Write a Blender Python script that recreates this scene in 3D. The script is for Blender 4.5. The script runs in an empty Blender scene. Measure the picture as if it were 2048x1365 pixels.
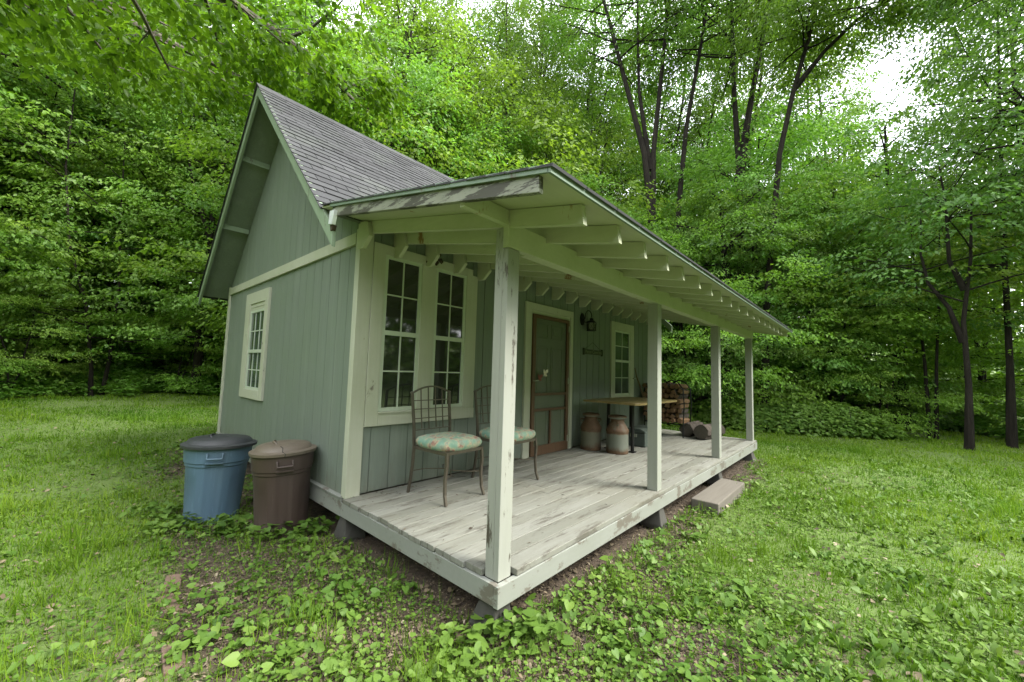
import bpy, math, random
import numpy as np
from mathutils import Vector, Matrix
PI = math.pi
R = math.radians
scene = bpy.context.scene
col = scene.collection

# ------------------------------------------------------------------ camera
CAM = np.array([-1.670, -1.556, 1.1418])
YAW, PIT, ROL, FPX = 0.7333, 0.0764, 0.0298, 784.766
def cam_axes():
    f = np.array([math.cos(PIT)*math.cos(YAW), math.cos(PIT)*math.sin(YAW), math.sin(PIT)])
    rt = np.array([math.sin(YAW), -math.cos(YAW), 0]); up = np.cross(rt, f)
    r2 = rt*math.cos(ROL)+up*math.sin(ROL)
    return r2, np.cross(r2, f), f
_r, _u, _f = cam_axes()
cd = bpy.data.cameras.new('camera'); cam = bpy.data.objects.new('camera', cd); col.objects.link(cam)
cam.matrix_world = Matrix(((_r[0], _u[0], -_f[0], CAM[0]), (_r[1], _u[1], -_f[1], CAM[1]), (_r[2], _u[2], -_f[2], CAM[2]), (0, 0, 0, 1)))
cd.sensor_fit = 'HORIZONTAL'; cd.sensor_width = 36; cd.lens = FPX/2048*36
cd.clip_start = 0.05; cd.clip_end = 1000
scene.camera = cam

# ------------------------------------------------------------------ sky, sun, exposure
SUN_EL, SUN_AZ = R(46), R(-66)         # direction towards the sun: azimuth from +X
w = bpy.data.worlds.new('World'); scene.world = w; w.use_nodes = True
nt = w.node_tree; nt.nodes.clear()
wo = nt.nodes.new('ShaderNodeOutputWorld'); bg = nt.nodes.new('ShaderNodeBackground')
sk = nt.nodes.new('ShaderNodeTexSky'); sk.sky_type = 'NISHITA'; sk.sun_disc = False
sk.sun_elevation = SUN_EL; sk.sun_rotation = PI/2-SUN_AZ; sk.dust_density = 3.0
tc = nt.nodes.new('ShaderNodeTexCoord'); nz = nt.nodes.new('ShaderNodeTexNoise'); nz.inputs['Scale'].default_value = 3.0; nz.inputs['Detail'].default_value = 6
rmp = nt.nodes.new('ShaderNodeValToRGB')
rmp.color_ramp.elements[0].position = 0.35; rmp.color_ramp.elements[0].color = (9.5, 9.9, 10.8, 1)
rmp.color_ramp.elements[1].position = 0.65; rmp.color_ramp.elements[1].color = (13.0, 13.0, 13.2, 1)
mx = nt.nodes.new('ShaderNodeMixRGB'); mx.inputs[0].default_value = 0.86
nt.links.new(tc.outputs['Generated'], nz.inputs['Vector']); nt.links.new(nz.outputs['Fac'], rmp.inputs[0])
nt.links.new(sk.outputs[0], mx.inputs[1]); nt.links.new(rmp.outputs[0], mx.inputs[2])
nt.links.new(mx.outputs[0], bg.inputs[0]); bg.inputs[1].default_value = 0.15
nt.links.new(bg.outputs[0], wo.inputs[0])
sd = bpy.data.lights.new('sun', 'SUN'); so = bpy.data.objects.new('sun', sd); col.objects.link(so)
sd.energy = 3.0; sd.angle = R(24); sd.color = (1.0, 0.97, 0.90)
_d = Vector((math.cos(SUN_EL)*math.cos(SUN_AZ), math.cos(SUN_EL)*math.sin(SUN_AZ), math.sin(SUN_EL)))
so.rotation_euler = _d.to_track_quat('Z', 'Y').to_euler(); so.location = (5, -8, 20)
scene.view_settings.view_transform = 'Standard'; scene.view_settings.look = 'None'
scene.view_settings.exposure = 1.62; scene.view_settings.gamma = 1.0
scene.render.engine = 'CYCLES'
cy = scene.cycles
cy.max_bounces = 9; cy.diffuse_bounces = 7; cy.glossy_bounces = 3; cy.transmission_bounces = 4; cy.transparent_max_bounces = 8

rng = np.random.default_rng(11)
rnd = random.Random(5)

# ------------------------------------------------------------------ materials
def srgb(r, g, b):
    return tuple(((c/255)/12.92 if c/255 <= .04045 else ((c/255+.055)/1.055)**2.4) for c in (r, g, b))+(1,)
class NT:
    def __init__(s, name):
        s.m = bpy.data.materials.new(name); s.m.use_nodes = True; s.t = s.m.node_tree; s.t.nodes.clear()
        s.out = s.n('ShaderNodeOutputMaterial'); s.b = s.n('ShaderNodeBsdfPrincipled'); s.l(s.b.outputs[0], s.out.inputs[0])
        s.tc = s.n('ShaderNodeTexCoord')
    def n(s, k): return s.t.nodes.new(k)
    def l(s, a, b): s.t.links.new(a, b)
    def vec(s, scale=(1, 1, 1), kind='Object'):
        mp = s.n('ShaderNodeMapping'); mp.inputs['Scale'].default_value = scale; s.l(s.tc.outputs[kind], mp.inputs[0]); return mp.outputs[0]
    def noise(s, scale=5, detail=4, rough=.55, stretch=(1, 1, 1), kind='Object'):
        z = s.n('ShaderNodeTexNoise'); z.inputs['Scale'].default_value = scale; z.inputs['Detail'].default_value = detail
        z.inputs['Roughness'].default_value = rough; s.l(s.vec(stretch, kind), z.inputs['Vector']); return z.outputs['Fac']
    def ramp(s, f, stops):
        r = s.n('ShaderNodeValToRGB'); e = r.color_ramp.elements
        while len(e) < len(stops): e.new(0.5)
        for i, (p, c) in enumerate(stops):
            e[i].position = p; e[i].color = c if isinstance(c, tuple) else (c, c, c, 1)
        s.l(f, r.inputs[0]); return r.outputs[0]
    def mix(s, f, a, b, mode='MIX'):
        m = s.n('ShaderNodeMixRGB'); m.blend_type = mode
        for v, i in ((f, 0), (a, 1), (b, 2)):
            if hasattr(v, 'is_output') or hasattr(v, 'links'): s.l(v, m.inputs[i])
            else: m.inputs[i].default_value = v
        return m.outputs[0]
    def bump(s, f, strength=.3, dist=.01):
        b = s.n('ShaderNodeBump'); b.inputs['Strength'].default_value = strength; b.inputs['Distance'].default_value = dist
        s.l(f, b.inputs['Height']); s.l(b.outputs[0], s.b.inputs['Normal'])
    def base(s, c): (s.l(c, s.b.inputs['Base Color']) if hasattr(c, 'links') else setattr(s.b.inputs['Base Color'], 'default_value', c))
    def rough(s, v): (s.l(v, s.b.inputs['Roughness']) if hasattr(v, 'links') else setattr(s.b.inputs['Roughness'], 'default_value', v))

def painted(name, c, worn=(.10, .085, .065, 1), dirt=(.30, .30, .22, 1), wear=.0, grain=(30, 30, 2), dirtamt=.35, rough=.6, wscale=5.0, wstretch=(1, 1, .35)):
    s = NT(name)
    g = s.noise(1.0, 5, .6, grain)
    c1 = s.mix(s.ramp(g, [(.3, .0), (.7, .35)]), c, tuple(x*.78 for x in c[:3])+(1,))
    d = s.noise(1.7, 6, .65)
    c2 = s.mix(s.ramp(d, [(.45, 0.0), (.8, dirtamt)]), c1, dirt)
    if wear > 0:
        z = s.noise(wscale, 8, .72, wstretch)
        mk = s.ramp(z, [(.68-wear, 0.0), (.72-wear, 1.0)])
        c2 = s.mix(mk, c2, worn)
    s.base(c2); s.rough(rough); s.bump(g, .25, .004)
    return s.m
def plain(name, c, rough=.5, metal=0, var=.25, scale=8, bump=.1):
    s = NT(name); z = s.noise(scale, 5, .6)
    s.base(s.mix(z, tuple(x*(1-var) for x in c[:3])+(1,), tuple(min(1, x*(1+var)) for x in c[:3])+(1,)))
    s.rough(rough); s.b.inputs['Metallic'].default_value = metal; s.bump(z, bump, .003); return s.m
def foliage(name, dark, mid, light, trans=.32, rough=.42, nscale=.45, spec=.55):
    s = NT(name)
    at = s.n('ShaderNodeAttribute'); at.attribute_name = 'tint'
    oi = s.n('ShaderNodeObjectInfo')
    c = s.ramp(at.outputs['Fac'], [(0.0, dark), (.5, mid), (1.0, light)])
    z = s.noise(nscale, 3, .5)
    c = s.mix(s.ramp(z, [(.35, 0.0), (.7, .55)]), c, light)
    hs = s.n('ShaderNodeHueSaturation')
    mr = s.n('ShaderNodeMapRange'); mr.inputs['To Min'].default_value = .485; mr.inputs['To Max'].default_value = .512; s.l(oi.outputs['Random'], mr.inputs[0]); s.l(mr.outputs[0], hs.inputs['Hue'])
    mr2 = s.n('ShaderNodeMapRange'); mr2.inputs['To Min'].default_value = .8; mr2.inputs['To Max'].default_value = 1.2; s.l(oi.outputs['Random'], mr2.inputs[0]); s.l(mr2.outputs[0], hs.inputs['Value'])
    s.l(c, hs.inputs['Color'])
    s.base(hs.outputs[0]); s.rough(rough); s.b.inputs['Specular IOR Level'].default_value = spec
    tr = s.n('ShaderNodeBsdfTranslucent'); bc = s.mix(1.0, hs.outputs[0], (1.25, 1.35, .55, 1), 'MULTIPLY'); s.l(bc, tr.inputs[0])
    ms = s.n('ShaderNodeMixShader'); ms.inputs[0].default_value = trans
    s.l(s.b.outputs[0], ms.inputs[1]); s.l(tr.outputs[0], ms.inputs[2]); s.l(ms.outputs[0], s.out.inputs[0])
    return s.m

M = {}
def siding_mat():
    s = NT('siding_paint')
    g = s.noise(1.0, 6, .65, (55, 55, 2.2))
    c = s.mix(s.ramp(g, [(.3, 0.0), (.75, .45)]), (.158, .188, .155, 1), (.098, .122, .098, 1))
    d = s.noise(1.1, 5, .6); c = s.mix(s.ramp(d, [(.4, 0.0), (.8, .4)]), c, (.128, .170, .105, 1))
    sp = s.n('ShaderNodeSeparateXYZ'); s.l(s.tc.outputs['Object'], sp.inputs[0])
    hz = s.n('ShaderNodeMath'); hz.operation = 'MULTIPLY_ADD'; s.l(s.noise(3.5, 7, .75, (2.5, 2.5, .6)), hz.inputs[0]); hz.inputs[1].default_value = .9; s.l(sp.outputs['Z'], hz.inputs[2])
    c = s.mix(s.ramp(hz.outputs[0], [(.28, .75), (.62, 0.0)]), c, (.115, .105, .075, 1))
    st = s.noise(1.0, 6, .7, (7, 7, .35)); c = s.mix(s.ramp(st, [(.50, 0.0), (.72, .55)]), c, (.205, .235, .195, 1))
    c = s.mix(s.ramp(s.noise(1.0, 7, .75, (14, 14, .8)), [(.58, 0.0), (.70, .45)]), c, (.070, .085, .062, 1))
    s.base(c); s.rough(.62); s.bump(g, .45, .004); return s.m
M['siding'] = siding_mat()
M['trim'] = painted('cream_trim_paint', (.405, .415, .325, 1), dirtamt=.35, wear=.04, dirt=(0.227, 0.250, 0.129, 1))
M['trim_green'] = painted('green_fascia_paint', (0.152, 0.208, 0.152, 1), dirtamt=.5, dirt=(0.072, 0.088, 0.056, 1), wear=.08, grain=(4, 20, 20))
M['rake'] = painted('rake_board_paint', (0.200, 0.264, 0.176, 1), dirtamt=.4, dirt=(0.120, 0.152, 0.088, 1), wear=.05)
M['rafter'] = painted('rafter_paint', (.42, .435, .315, 1), wear=.06, worn=(0.197, 0.113, 0.045, 1), dirtamt=.45, dirt=(0.227, 0.265, 0.098, 1), grain=(30, 2, 30), wscale=3)
M['soffit'] = painted('porch_ceiling_paint', (.43, .44, .33, 1), wear=.04, worn=(0.230, 0.138, 0.074, 1), dirtamt=.5, dirt=(0.368, 0.350, 0.221, 1), grain=(2, 30, 30))
M['post'] = painted('post_paint', (0.258, 0.265, 0.230, 1), wear=.115, worn=(0.066, 0.055, 0.042, 1), dirtamt=.3, wscale=9, wstretch=(1, 1, .22))
M['post_clean'] = painted('sound_post_paint', (0.254, 0.265, 0.224, 1), wear=.05, worn=(0.066, 0.055, 0.042, 1), dirtamt=.3, wscale=9, wstretch=(1, 1, .22))
M['old_rake'] = painted('rotten_white_paint', (.225, .235, .18, 1), wear=.20, worn=(.050, .048, .034, 1), dirtamt=.9, dirt=(.10, .105, .07, 1), grain=(30, 2, 30), wscale=8, wstretch=(1, .4, 2.4))
M['rim'] = painted('rim_board_paint', (0.217, 0.227, 0.199, 1), wear=.13, worn=(0.121, 0.110, 0.088, 1), dirtamt=.5, dirt=(0.165, 0.176, 0.138, 1), grain=(3, 30, 30), wscale=6, wstretch=(.6, .6, 1))
def deck_mat():
    s = NT('deck_board_paint')
    g = s.noise(1.0, 6, .7, (2.5, 45, 10))
    at = s.n('ShaderNodeAttribute'); at.attribute_name = 'tint'
    c = s.mix(at.outputs['Fac'], (0.137, 0.141, 0.115, 1), (0.212, 0.216, 0.188, 1))
    c = s.mix(s.ramp(g, [(.35, 0.0), (.7, .6)]), c, (0.128, 0.124, 0.097, 1))
    z = s.noise(3.2, 9, .76, (.5, 3.2, 1)); c = s.mix(s.ramp(z, [(.53, 0.0), (.60, .85)]), c, (0.067, 0.060, 0.047, 1))
    z2 = s.noise(.8, 4, .6); c = s.mix(s.ramp(z2, [(.45, 0.0), (.7, .5)]), c, (0.148, 0.141, 0.100, 1))
    s.base(c); s.rough(.75); s.bump(g, .5, .005); return s.m
M['deck'] = deck_mat()
def shingle_mat():
    s = NT('grey_asphalt_shingle')
    at = s.n('ShaderNodeAttribute'); at.attribute_name = 'tint'
    c = s.ramp(at.outputs['Fac'], [(0, (0.020, 0.020, 0.021, 1)), (.5, (0.031, 0.032, 0.033, 1)), (1, (0.046, 0.047, 0.048, 1))])
    z = s.noise(180, 2, .5); c = s.mix(s.ramp(z, [(.4, 0.0), (.7, .5)]), c, (.022, .022, .024, 1))
    z2 = s.noise(1.4, 4, .6); c = s.mix(s.ramp(z2, [(.5, 0.0), (.8, .35)]), c, (.10, .12, .085, 1))
    s.base(c); s.rough(.9); s.bump(z, .5, .004); return s.m
M['shingle'] = shingle_mat()
s = NT('window_glass'); s.base((.022, .026, .020, 1)); s.rough(.04); s.b.inputs['Specular IOR Level'].default_value = .9
z = s.noise(2.2, 3); s.bump(z, .02, .01); M['glass'] = s.m
s = NT('curtained_window_glass'); z = s.noise(1.0, 3, .5, (1, 26, 1.2)); s.base(s.mix(s.ramp(z, [(.4, 0.0), (.62, 1.0)]), (.022, .032, .024, 1), (.085, .115, .09, 1))); s.rough(.06); s.b.inputs['Specular IOR Level'].default_value = .6; M['glass_pale'] = s.m
M['vinyl'] = plain('sash_vinyl', (.42, .47, .37, 1), .45, var=.08)
M['vinyl_dark'] = plain('sash_channel', (.10, .12, .10, 1), .5)
M['curtain'] = plain('curtain_cloth', (.50, .54, .50, 1), .9, var=.1)
M['iron'] = plain('black_iron', (.018, .019, .018, 1), .45, .6)
M['bronze'] = plain('chair_bronze_metal', (.105, .090, .068, 1), .42, .55, .35, 20)
def cushion():
    s = NT('floral_cushion_cloth'); z = s.noise(13, 3, .6); z2 = s.noise(19, 3, .6, (1, 1.3, 1))
    c = s.ramp(z, [(.36, (.15, .26, .19, 1)), (.45, (.22, .31, .21, 1)), (.51, (.36, .33, .22, 1)), (.62, (.27, .15, .11, 1)), (.72, (.16, .10, .08, 1))])
    c = s.mix(s.ramp(z2, [(.5, 0.0), (.56, .6)]), c, (.16, .29, .23, 1))
    s.base(c); s.rough(.9); s.bump(z2, .3, .004); return s.m
M['cushion'] = cushion()
def rusty(name, c, amount, low=True):
    s = NT(name)
    z = s.noise(9, 8, .7, (1, 1, .45)); sp = s.n('ShaderNodeSeparateXYZ'); s.l(s.tc.outputs['Generated'], sp.inputs[0])
    r = s.ramp(sp.outputs['Z'], [(0, .95), (.10, .42), (.30, .10), (.52, .05), (.58, .6*amount), (.66, .55*amount), (.9, .45*amount), (1, .75)])
    ad = s.n('ShaderNodeMath'); ad.operation = 'ADD'; s.l(z, ad.inputs[0]); s.l(r, ad.inputs[1])
    mk = s.ramp(ad.outputs[0], [(.74, 0.0), (1.05, 1.0)])
    rust = s.mix(s.noise(24, 5, .6), (.06, .032, .018, 1), (.16, .095, .05, 1))
    c0 = s.mix(s.noise(5, 6, .7, (1, 1, .4)), c, tuple(x*.6 for x in c[:3])+(1,))
    s.base(s.mix(mk, c0, rust)); s.rough(.7); s.b.inputs['Metallic'].default_value = .15; s.bump(z, .35, .006); return s.m
M['can_a'] = rusty('rusty_brown_can_metal', (.165, .160, .110, 1), 1.35)
M['can_b'] = rusty('galvanised_can_metal', (.175, .190, .150, 1), .95)
def plastic(name, c, dirt):
    s = NT(name); z = s.noise(3.5, 6, .65, (1, 1, .5)); s.base(s.mix(s.ramp(z, [(.42, 0.0), (.75, .55)]), c, dirt)); s.t.nodes; sc_ = s.ramp(s.noise(1.0, 8, .8, (30, 30, 2.5)), [(.56, 0.0), (.70, .5)]); s.base(s.mix(sc_, s.mix(s.ramp(z, [(.42, 0.0), (.75, .6)]), c, dirt), tuple(min(1, x*1.7+.02) for x in c[:3])+(1,))); s.rough(s.ramp(z, [(.3, .42), (.7, .7)])); s.bump(s.noise(40, 3), .06, .003); return s.m
M['bin_blue'] = plastic('blue_bin_plastic', (.072, .125, .175, 1), (.085, .125, .15, 1))
M['bin_brown'] = plastic('brown_bin_plastic', (0.052, 0.034, 0.028, 1), (0.073, 0.053, 0.043, 1))
M['lid_black'] = plastic('black_lid_plastic', (.022, .024, .027, 1), (.06, .06, .058, 1))
M['lid_tan'] = plastic('faded_tan_lid_plastic', (.118, .094, .068, 1), (.080, .068, .050, 1))
M['crack'] = plain('crack_shadow_edge', (.01, .008, .006, 1), .8)
def bark(name, c):
    s = NT(name); z = s.noise(1.0, 7, .7, (9, 9, 1.6)); s.base(s.mix(s.ramp(z, [(.35, 0.0), (.65, 1.0)]), tuple(x*.5 for x in c[:3])+(1,), tuple(x*1.25 for x in c[:3])+(1,))); s.rough(.95); s.b.inputs['Specular IOR Level'].default_value = .15; s.bump(z, 1.0, .06); return s.m
M['bark'] = bark('dark_bark', (.020, .017, .013, 1)); M['bark_pale'] = bark('pale_bark', (.12, .11, .085, 1))
M['leaf_a'] = foliage('leaf_mid_green', (0.043, 0.103, 0.013, 1), (0.084, 0.171, 0.022, 1), (0.151, 0.254, 0.039, 1), .45, .5, .45, .35)
M['leaf_b'] = foliage('leaf_bright_green', (0.077, 0.165, 0.018, 1), (0.138, 0.259, 0.029, 1), (0.237, 0.374, 0.061, 1), .48, .5, .45, .35)
M['leaf_near'] = foliage('leaf_near_green', (.034, .088, .006, 1), (.062, .145, .010, 1), (.125, .225, .022, 1), .55, .45, .45, .3)
M['leaf_c'] = foliage('leaf_deep_green', (0.044, 0.104, 0.022, 1), (0.076, 0.161, 0.032, 1), (0.134, 0.244, 0.051, 1), .45, .5, .45, .4)
M['leaf_bush'] = foliage('leaf_bush_green', (0.068, 0.163, 0.024, 1), (0.121, 0.255, 0.040, 1), (0.209, 0.352, 0.068, 1), .44, .5, .45, .4)
M['grass'] = foliage('grass_blade_green', (.030, .085, .005, 1), (.070, .150, .009, 1), (.155, .230, .022, 1), .36, .7, .5, .12)
M['weed'] = foliage('weed_leaf_green', (.034, .092, .012, 1), (.070, .150, .020, 1), (.140, .225, .040, 1), .3, .5, 1.2, .22)
s = NT('dead_leaf_litter'); at = s.n('ShaderNodeAttribute'); at.attribute_name = 'tint'
s.base(s.ramp(at.outputs['Fac'], [(0, (.028, .020, .012, 1)), (.4, (.075, .056, .032, 1)), (.75, (.145, .112, .066, 1)), (1, (.25, .21, .145, 1))])); s.rough(.85); M['litter'] = s.m
def ground_mat():
    s = NT('soil_and_turf')
    at = s.n('ShaderNodeAttribute'); at.attribute_name = 'green'
    z = s.noise(3.0, 8, .7); z2 = s.noise(22, 6, .7)
    soil = s.mix(s.ramp(z2, [(.3, 0.0), (.7, 1.0)]), (.022, .016, .010, 1), (.100, .072, .046, 1))
    turf = s.mix(z2, (.050, .085, .016, 1), (.115, .175, .030, 1))
    ad = s.n('ShaderNodeMath'); ad.operation = 'ADD'; s.l(at.outputs['Fac'], ad.inputs[0]); s.l(z, ad.inputs[1])
    s.base(s.mix(s.ramp(ad.outputs[0], [(.75, 0.0), (1.15, 1.0)]), soil, turf)); s.rough(.95); s.bump(z2, .8, .03); return s.m
M['ground'] = ground_mat()
def wood(name, a, b, st=(3, 40, 40), rough=.6):
    s = NT(name); z = s.noise(1.0, 6, .65, st); s.base(s.mix(z, a, b)); s.rough(rough); s.bump(z, .3, .004); return s.m
M['table_wood'] = wood('varnished_table_wood', (.17, .12, .045, 1), (.33, .25, .11, 1), (2, 25, 25), .35)
M['screen_wood'] = wood('stained_screen_door_wood', (0.056, 0.030, 0.014, 1), (0.128, 0.070, 0.034, 1), (40, 40, 3))
M['door_paint'] = plain('door_paint', (.235, .285, .185, 1), .55, var=.12)
s = NT('insect_screen'); s.base((.05, .05, .045, 1)); s.rough(.7)
tr = s.n('ShaderNodeBsdfTransparent'); ms = s.n('ShaderNodeMixShader'); ms.inputs[0].default_value = .22; s.l(tr.outputs[0], ms.inputs[1]); s.l(s.b.outputs[0], ms.inputs[2]); s.l(ms.outputs[0], s.out.inputs[0]); M['screen'] = s.m
M['log'] = wood('split_log_wood', (.085, .045, .022, 1), (.24, .14, .065, 1), (8, 8, 30), .8)
M['log_bark'] = bark('log_bark', (.085, .072, .06, 1))
M['log_end'] = plain('weathered_cut_end', (.085, .075, .058, 1), .9, var=.4, scale=30)
M['step'] = wood('weathered_step_wood', (0.078, 0.069, 0.054, 1), (0.157, 0.141, 0.114, 1), (2, 30, 30), .9)
M['concrete'] = plain('damp_concrete', (.05, .048, .04, 1), .9, var=.5, scale=9, bump=.5)
M['brick'] = plain('buried_brick', (.105, .068, .048, 1), .9, var=.4, scale=20, bump=.4)
M['metal_white'] = plain('bare_flashing_metal', (.75, .77, .80, 1), .3, .3, var=.05)
M['white_plastic'] = plain('milky_plastic', (.62, .64, .60, 1), .4, var=.1)
M['grey_box'] = plain('grey_green_box_metal', (.075, .095, .08, 1), .5, .2, var=.3)
M['stick'] = wood('dry_stick', (.09, .065, .035, 1), (.19, .14, .08, 1), (20, 20, 20), .9)
M['sign'] = plain('dark_sign_wood', (.030, .040, .020, 1), .7); M['sign_letter'] = plain('sign_lettering', (.16, .19, .10, 1), .7)
M['lamp_glass'] = plain('seeded_lamp_glass', (.17, .19, .12, 1), .15, var=.1)
M['fly_white'] = plain('white_butterfly', (.62, .58, .45, 1), .6); M['fly_red'] = plain('red_butterfly', (.20, .05, .04, 1), .6)
M['brass'] = plain('dull_hinge_metal', (.30, .32, .24, 1), .45, .3)
M['nest'] = plain('mud_nest', (.045, .032, .018, 1), .95, var=.5, scale=30, bump=.6)

# ------------------------------------------------------------------ mesh helpers
class MB:
    def __init__(s): s.v = []; s.f = []; s.mi = []; s.t = []
    def add(s, vs, fs, tint=.5, mi=0):
        o = len(s.v); s.v += [tuple(v) for v in vs]
        for f in fs: s.f.append(tuple(i+o for i in f)); s.mi.append(mi); s.t.append(tint)
        return s
    def box(s, x0, x1, y0, y1, z0, z1, tint=.5, mi=0):
        return s.add([(x0, y0, z0), (x1, y0, z0), (x1, y1, z0), (x0, y1, z0), (x0, y0, z1), (x1, y0, z1), (x1, y1, z1), (x0, y1, z1)],
                     [(0, 3, 2, 1), (4, 5, 6, 7), (0, 1, 5, 4), (1, 2, 6, 5), (2, 3, 7, 6), (3, 0, 4, 7)], tint, mi)
    def extrude(s, pts, d, tint=.5, mi=0):      # planar polygon, extruded by vector d
        n = len(pts); a = [Vector(p) for p in pts]; b = [p+Vector(d) for p in a]
        return s.add(a+b, [tuple(range(n))[::-1], tuple(range(n, 2*n))]+[(i, (i+1) % n, n+(i+1) % n, n+i) for i in range(n)], tint, mi)
    def tube(s, pts, rad, sides=8, tint=.5, mi=0, cap=True, flat=1.0):
        pts = [Vector(p) for p in pts]; n = len(pts)
        if not hasattr(rad, '__len__'): rad = [rad]*n
        vs = []; up = Vector((0, 0, 1))
        t0 = (pts[1]-pts[0]).normalized(); a = t0.cross(up) if abs(t0.z) < .95 else t0.cross(Vector((1, 0, 0))); a.normalize()
        for i, p in enumerate(pts):
            t = (pts[min(i+1, n-1)]-pts[max(i-1, 0)])
            if t.length < 1e-9: t = t0
            t.normalize(); a = (a-t*a.dot(t)).normalized(); b = t.cross(a)
            for k in range(sides):
                th = 2*PI*k/sides+PI/sides; vs.append(p+(a*math.cos(th)+b*math.sin(th)*flat)*rad[i])
        fs = []
        for i in range(n-1):
            for k in range(sides):
                k2 = (k+1) % sides; fs.append((i*sides+k, i*sides+k2, (i+1)*sides+k2, (i+1)*sides+k))
        if cap: fs += [tuple(range(sides))[::-1], tuple(range((n-1)*sides, n*sides))]
        return s.add(vs, fs, tint, mi)
    def lathe(s, prof, c=(0, 0, 0), sides=28, tint=.5, mi=0, mod=None):
        vs = []; n = len(prof)
        for (r, z) in prof:
            for k in range(sides):
                th = 2*PI*k/sides; rr = r*(mod(th, z) if mod else 1); vs.append((c[0]+rr*math.cos(th), c[1]+rr*math.sin(th), c[2]+z))
        fs = [(i*sides+k, i*sides+(k+1) % sides, (i+1)*sides+(k+1) % sides, (i+1)*sides+k) for i in range(n-1) for k in range(sides)]
        fs += [tuple(range(sides))[::-1], tuple(range((n-1)*sides, n*sides))]
        return s.add(vs, fs, tint, mi)
    def build(s, name, mat, parent=None, smooth=False, bevel=0, loc=None):
        o = Vector(loc) if loc is not None else (parent['_o'] if parent is not None and '_o' in parent else Vector((0, 0, 0)))
        o = Vector(o)
        me = bpy.data.meshes.new(name); me.from_pydata([tuple(Vector(v)-o) for v in s.v], [], s.f)
        mats = mat if isinstance(mat, (list, tuple)) else [mat]
        for m in mats: me.materials.append(m)
        me.polygons.foreach_set('material_index', s.mi)
        me.attributes.new('tint', 'FLOAT', 'FACE').data.foreach_set('value', s.t)
        if smooth: me.polygons.foreach_set('use_smooth', [True]*len(s.f))
        me.update()
        ob = bpy.data.objects.new(name, me); col.objects.link(ob)
        if parent is not None: ob.parent = parent
        else: ob.location = o
        if bevel:
            b = ob.modifiers.new('bevel', 'BEVEL'); b.width = bevel; b.segments = 2; b.limit_method = 'ANGLE'
        if smooth:
            for p in me.polygons: pass
            try:
                me.set_sharp_from_angle(angle=R(35))
            except Exception: pass
        ob['_o'] = o
        return ob
def tag(o, label=None, cat=None, group=None, kind=None):
    if label: o['label'] = label
    if cat: o['category'] = cat
    if group: o['group'] = group
    if kind: o['kind'] = kind
    return o
def thing(name, label, cat, loc=(0, 0, 0), rz=0, group=None):
    o = bpy.data.objects.new(name, None); col.objects.link(o); o.location = loc; o.rotation_euler = (0, 0, rz)
    o.empty_display_size = .2; o['_o'] = (0, 0, 0); return tag(o, label, cat, group)
def dup(root, loc, rz=0, sc=1, label=None, group=None):
    c = root.copy(); col.objects.link(c); c.location = loc; c.rotation_euler = (0, 0, rz); c.scale = (sc, sc, sc) if not hasattr(sc, '__len__') else sc
    if label: c['label'] = label
    if group: c['group'] = group
    for ch in list(root.children):
        d = ch.copy(); col.objects.link(d); d.parent = c
        for g in list(ch.children):
            e = g.copy(); col.objects.link(e); e.parent = d
    return c

def big_mesh(name, parts, mat, parent=None, loc=(0, 0, 0)):
    """parts: list of (verts (N,K,3), faces [[..]..] over K, tint (N,)) - one mesh from numpy arrays"""
    V = []; LI = []; LT = []; T = []; off = 0
    for verts, faces, tint in parts:
        N, K, _ = verts.shape
        if N == 0: continue
        V.append(verts.reshape(-1, 3)); base = (np.arange(N)*K+off)[:, None]
        fl = np.concatenate([np.array(f) for f in faces]); LI.append((base+fl[None, :]).ravel())
        LT.append(np.tile(np.array([len(f) for f in faces]), N)); T.append(np.repeat(tint, len(faces))); off += N*K
    V = np.concatenate(V).astype(np.float32)-np.array(loc, dtype=np.float32); LI = np.concatenate(LI).astype(np.int32); LT = np.concatenate(LT).astype(np.int32); T = np.concatenate(T).astype(np.float32)
    me = bpy.data.meshes.new(name); me.vertices.add(len(V)); me.vertices.foreach_set('co', V.ravel())
    me.loops.add(len(LI)); me.loops.foreach_set('vertex_index', LI)
    me.polygons.add(len(LT)); me.polygons.foreach_set('loop_start', np.concatenate([[0], np.cumsum(LT)[:-1]]).astype(np.int32))
    try: me.polygons.foreach_set('loop_total', LT)
    except Exception: pass
    me.update(calc_edges=True)
    me.attributes.new('tint', 'FLOAT', 'FACE').data.foreach_set('value', T)
    me.materials.append(mat)
    ob = bpy.data.objects.new(name, me); col.objects.link(ob)
    if parent is not None: ob.parent = parent
    else: ob.location = loc
    return ob
def frames(d, up):
    d = d/np.linalg.norm(d, axis=1, keepdims=True); s_ = np.cross(d, up); s_ /= (np.linalg.norm(s_, axis=1, keepdims=True)+1e-9)
    return d, s_, np.cross(s_, d)
def place(template, pos, d, up, scale, sx=None):
    """template (K,3): x along d, y sideways, z along the normal"""
    d, s_, n_ = frames(d, up); T = np.asarray(template, dtype=float)
    sy = scale if sx is None else sx
    return pos[:, None, :]+T[None, :, 0:1]*(d*scale[:, None])[:, None, :]+T[None, :, 1:2]*(s_*sy[:, None])[:, None, :]+T[None, :, 2:3]*(n_*scale[:, None])[:, None, :]
LEAF = ([(0, 0, 0), (.42, .27, .05), (1, 0, -.08), (.42, -.27, .05)], [(0, 1, 2), (0, 2, 3)])
LEAF6 = ([(0, 0, 0), (.25, .24, .04), (.6, .26, .05), (1, 0, -.12), (.6, -.26, .05), (.25, -.24, .04)], [(0, 1, 2, 3), (0, 3, 4, 5)])
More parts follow.
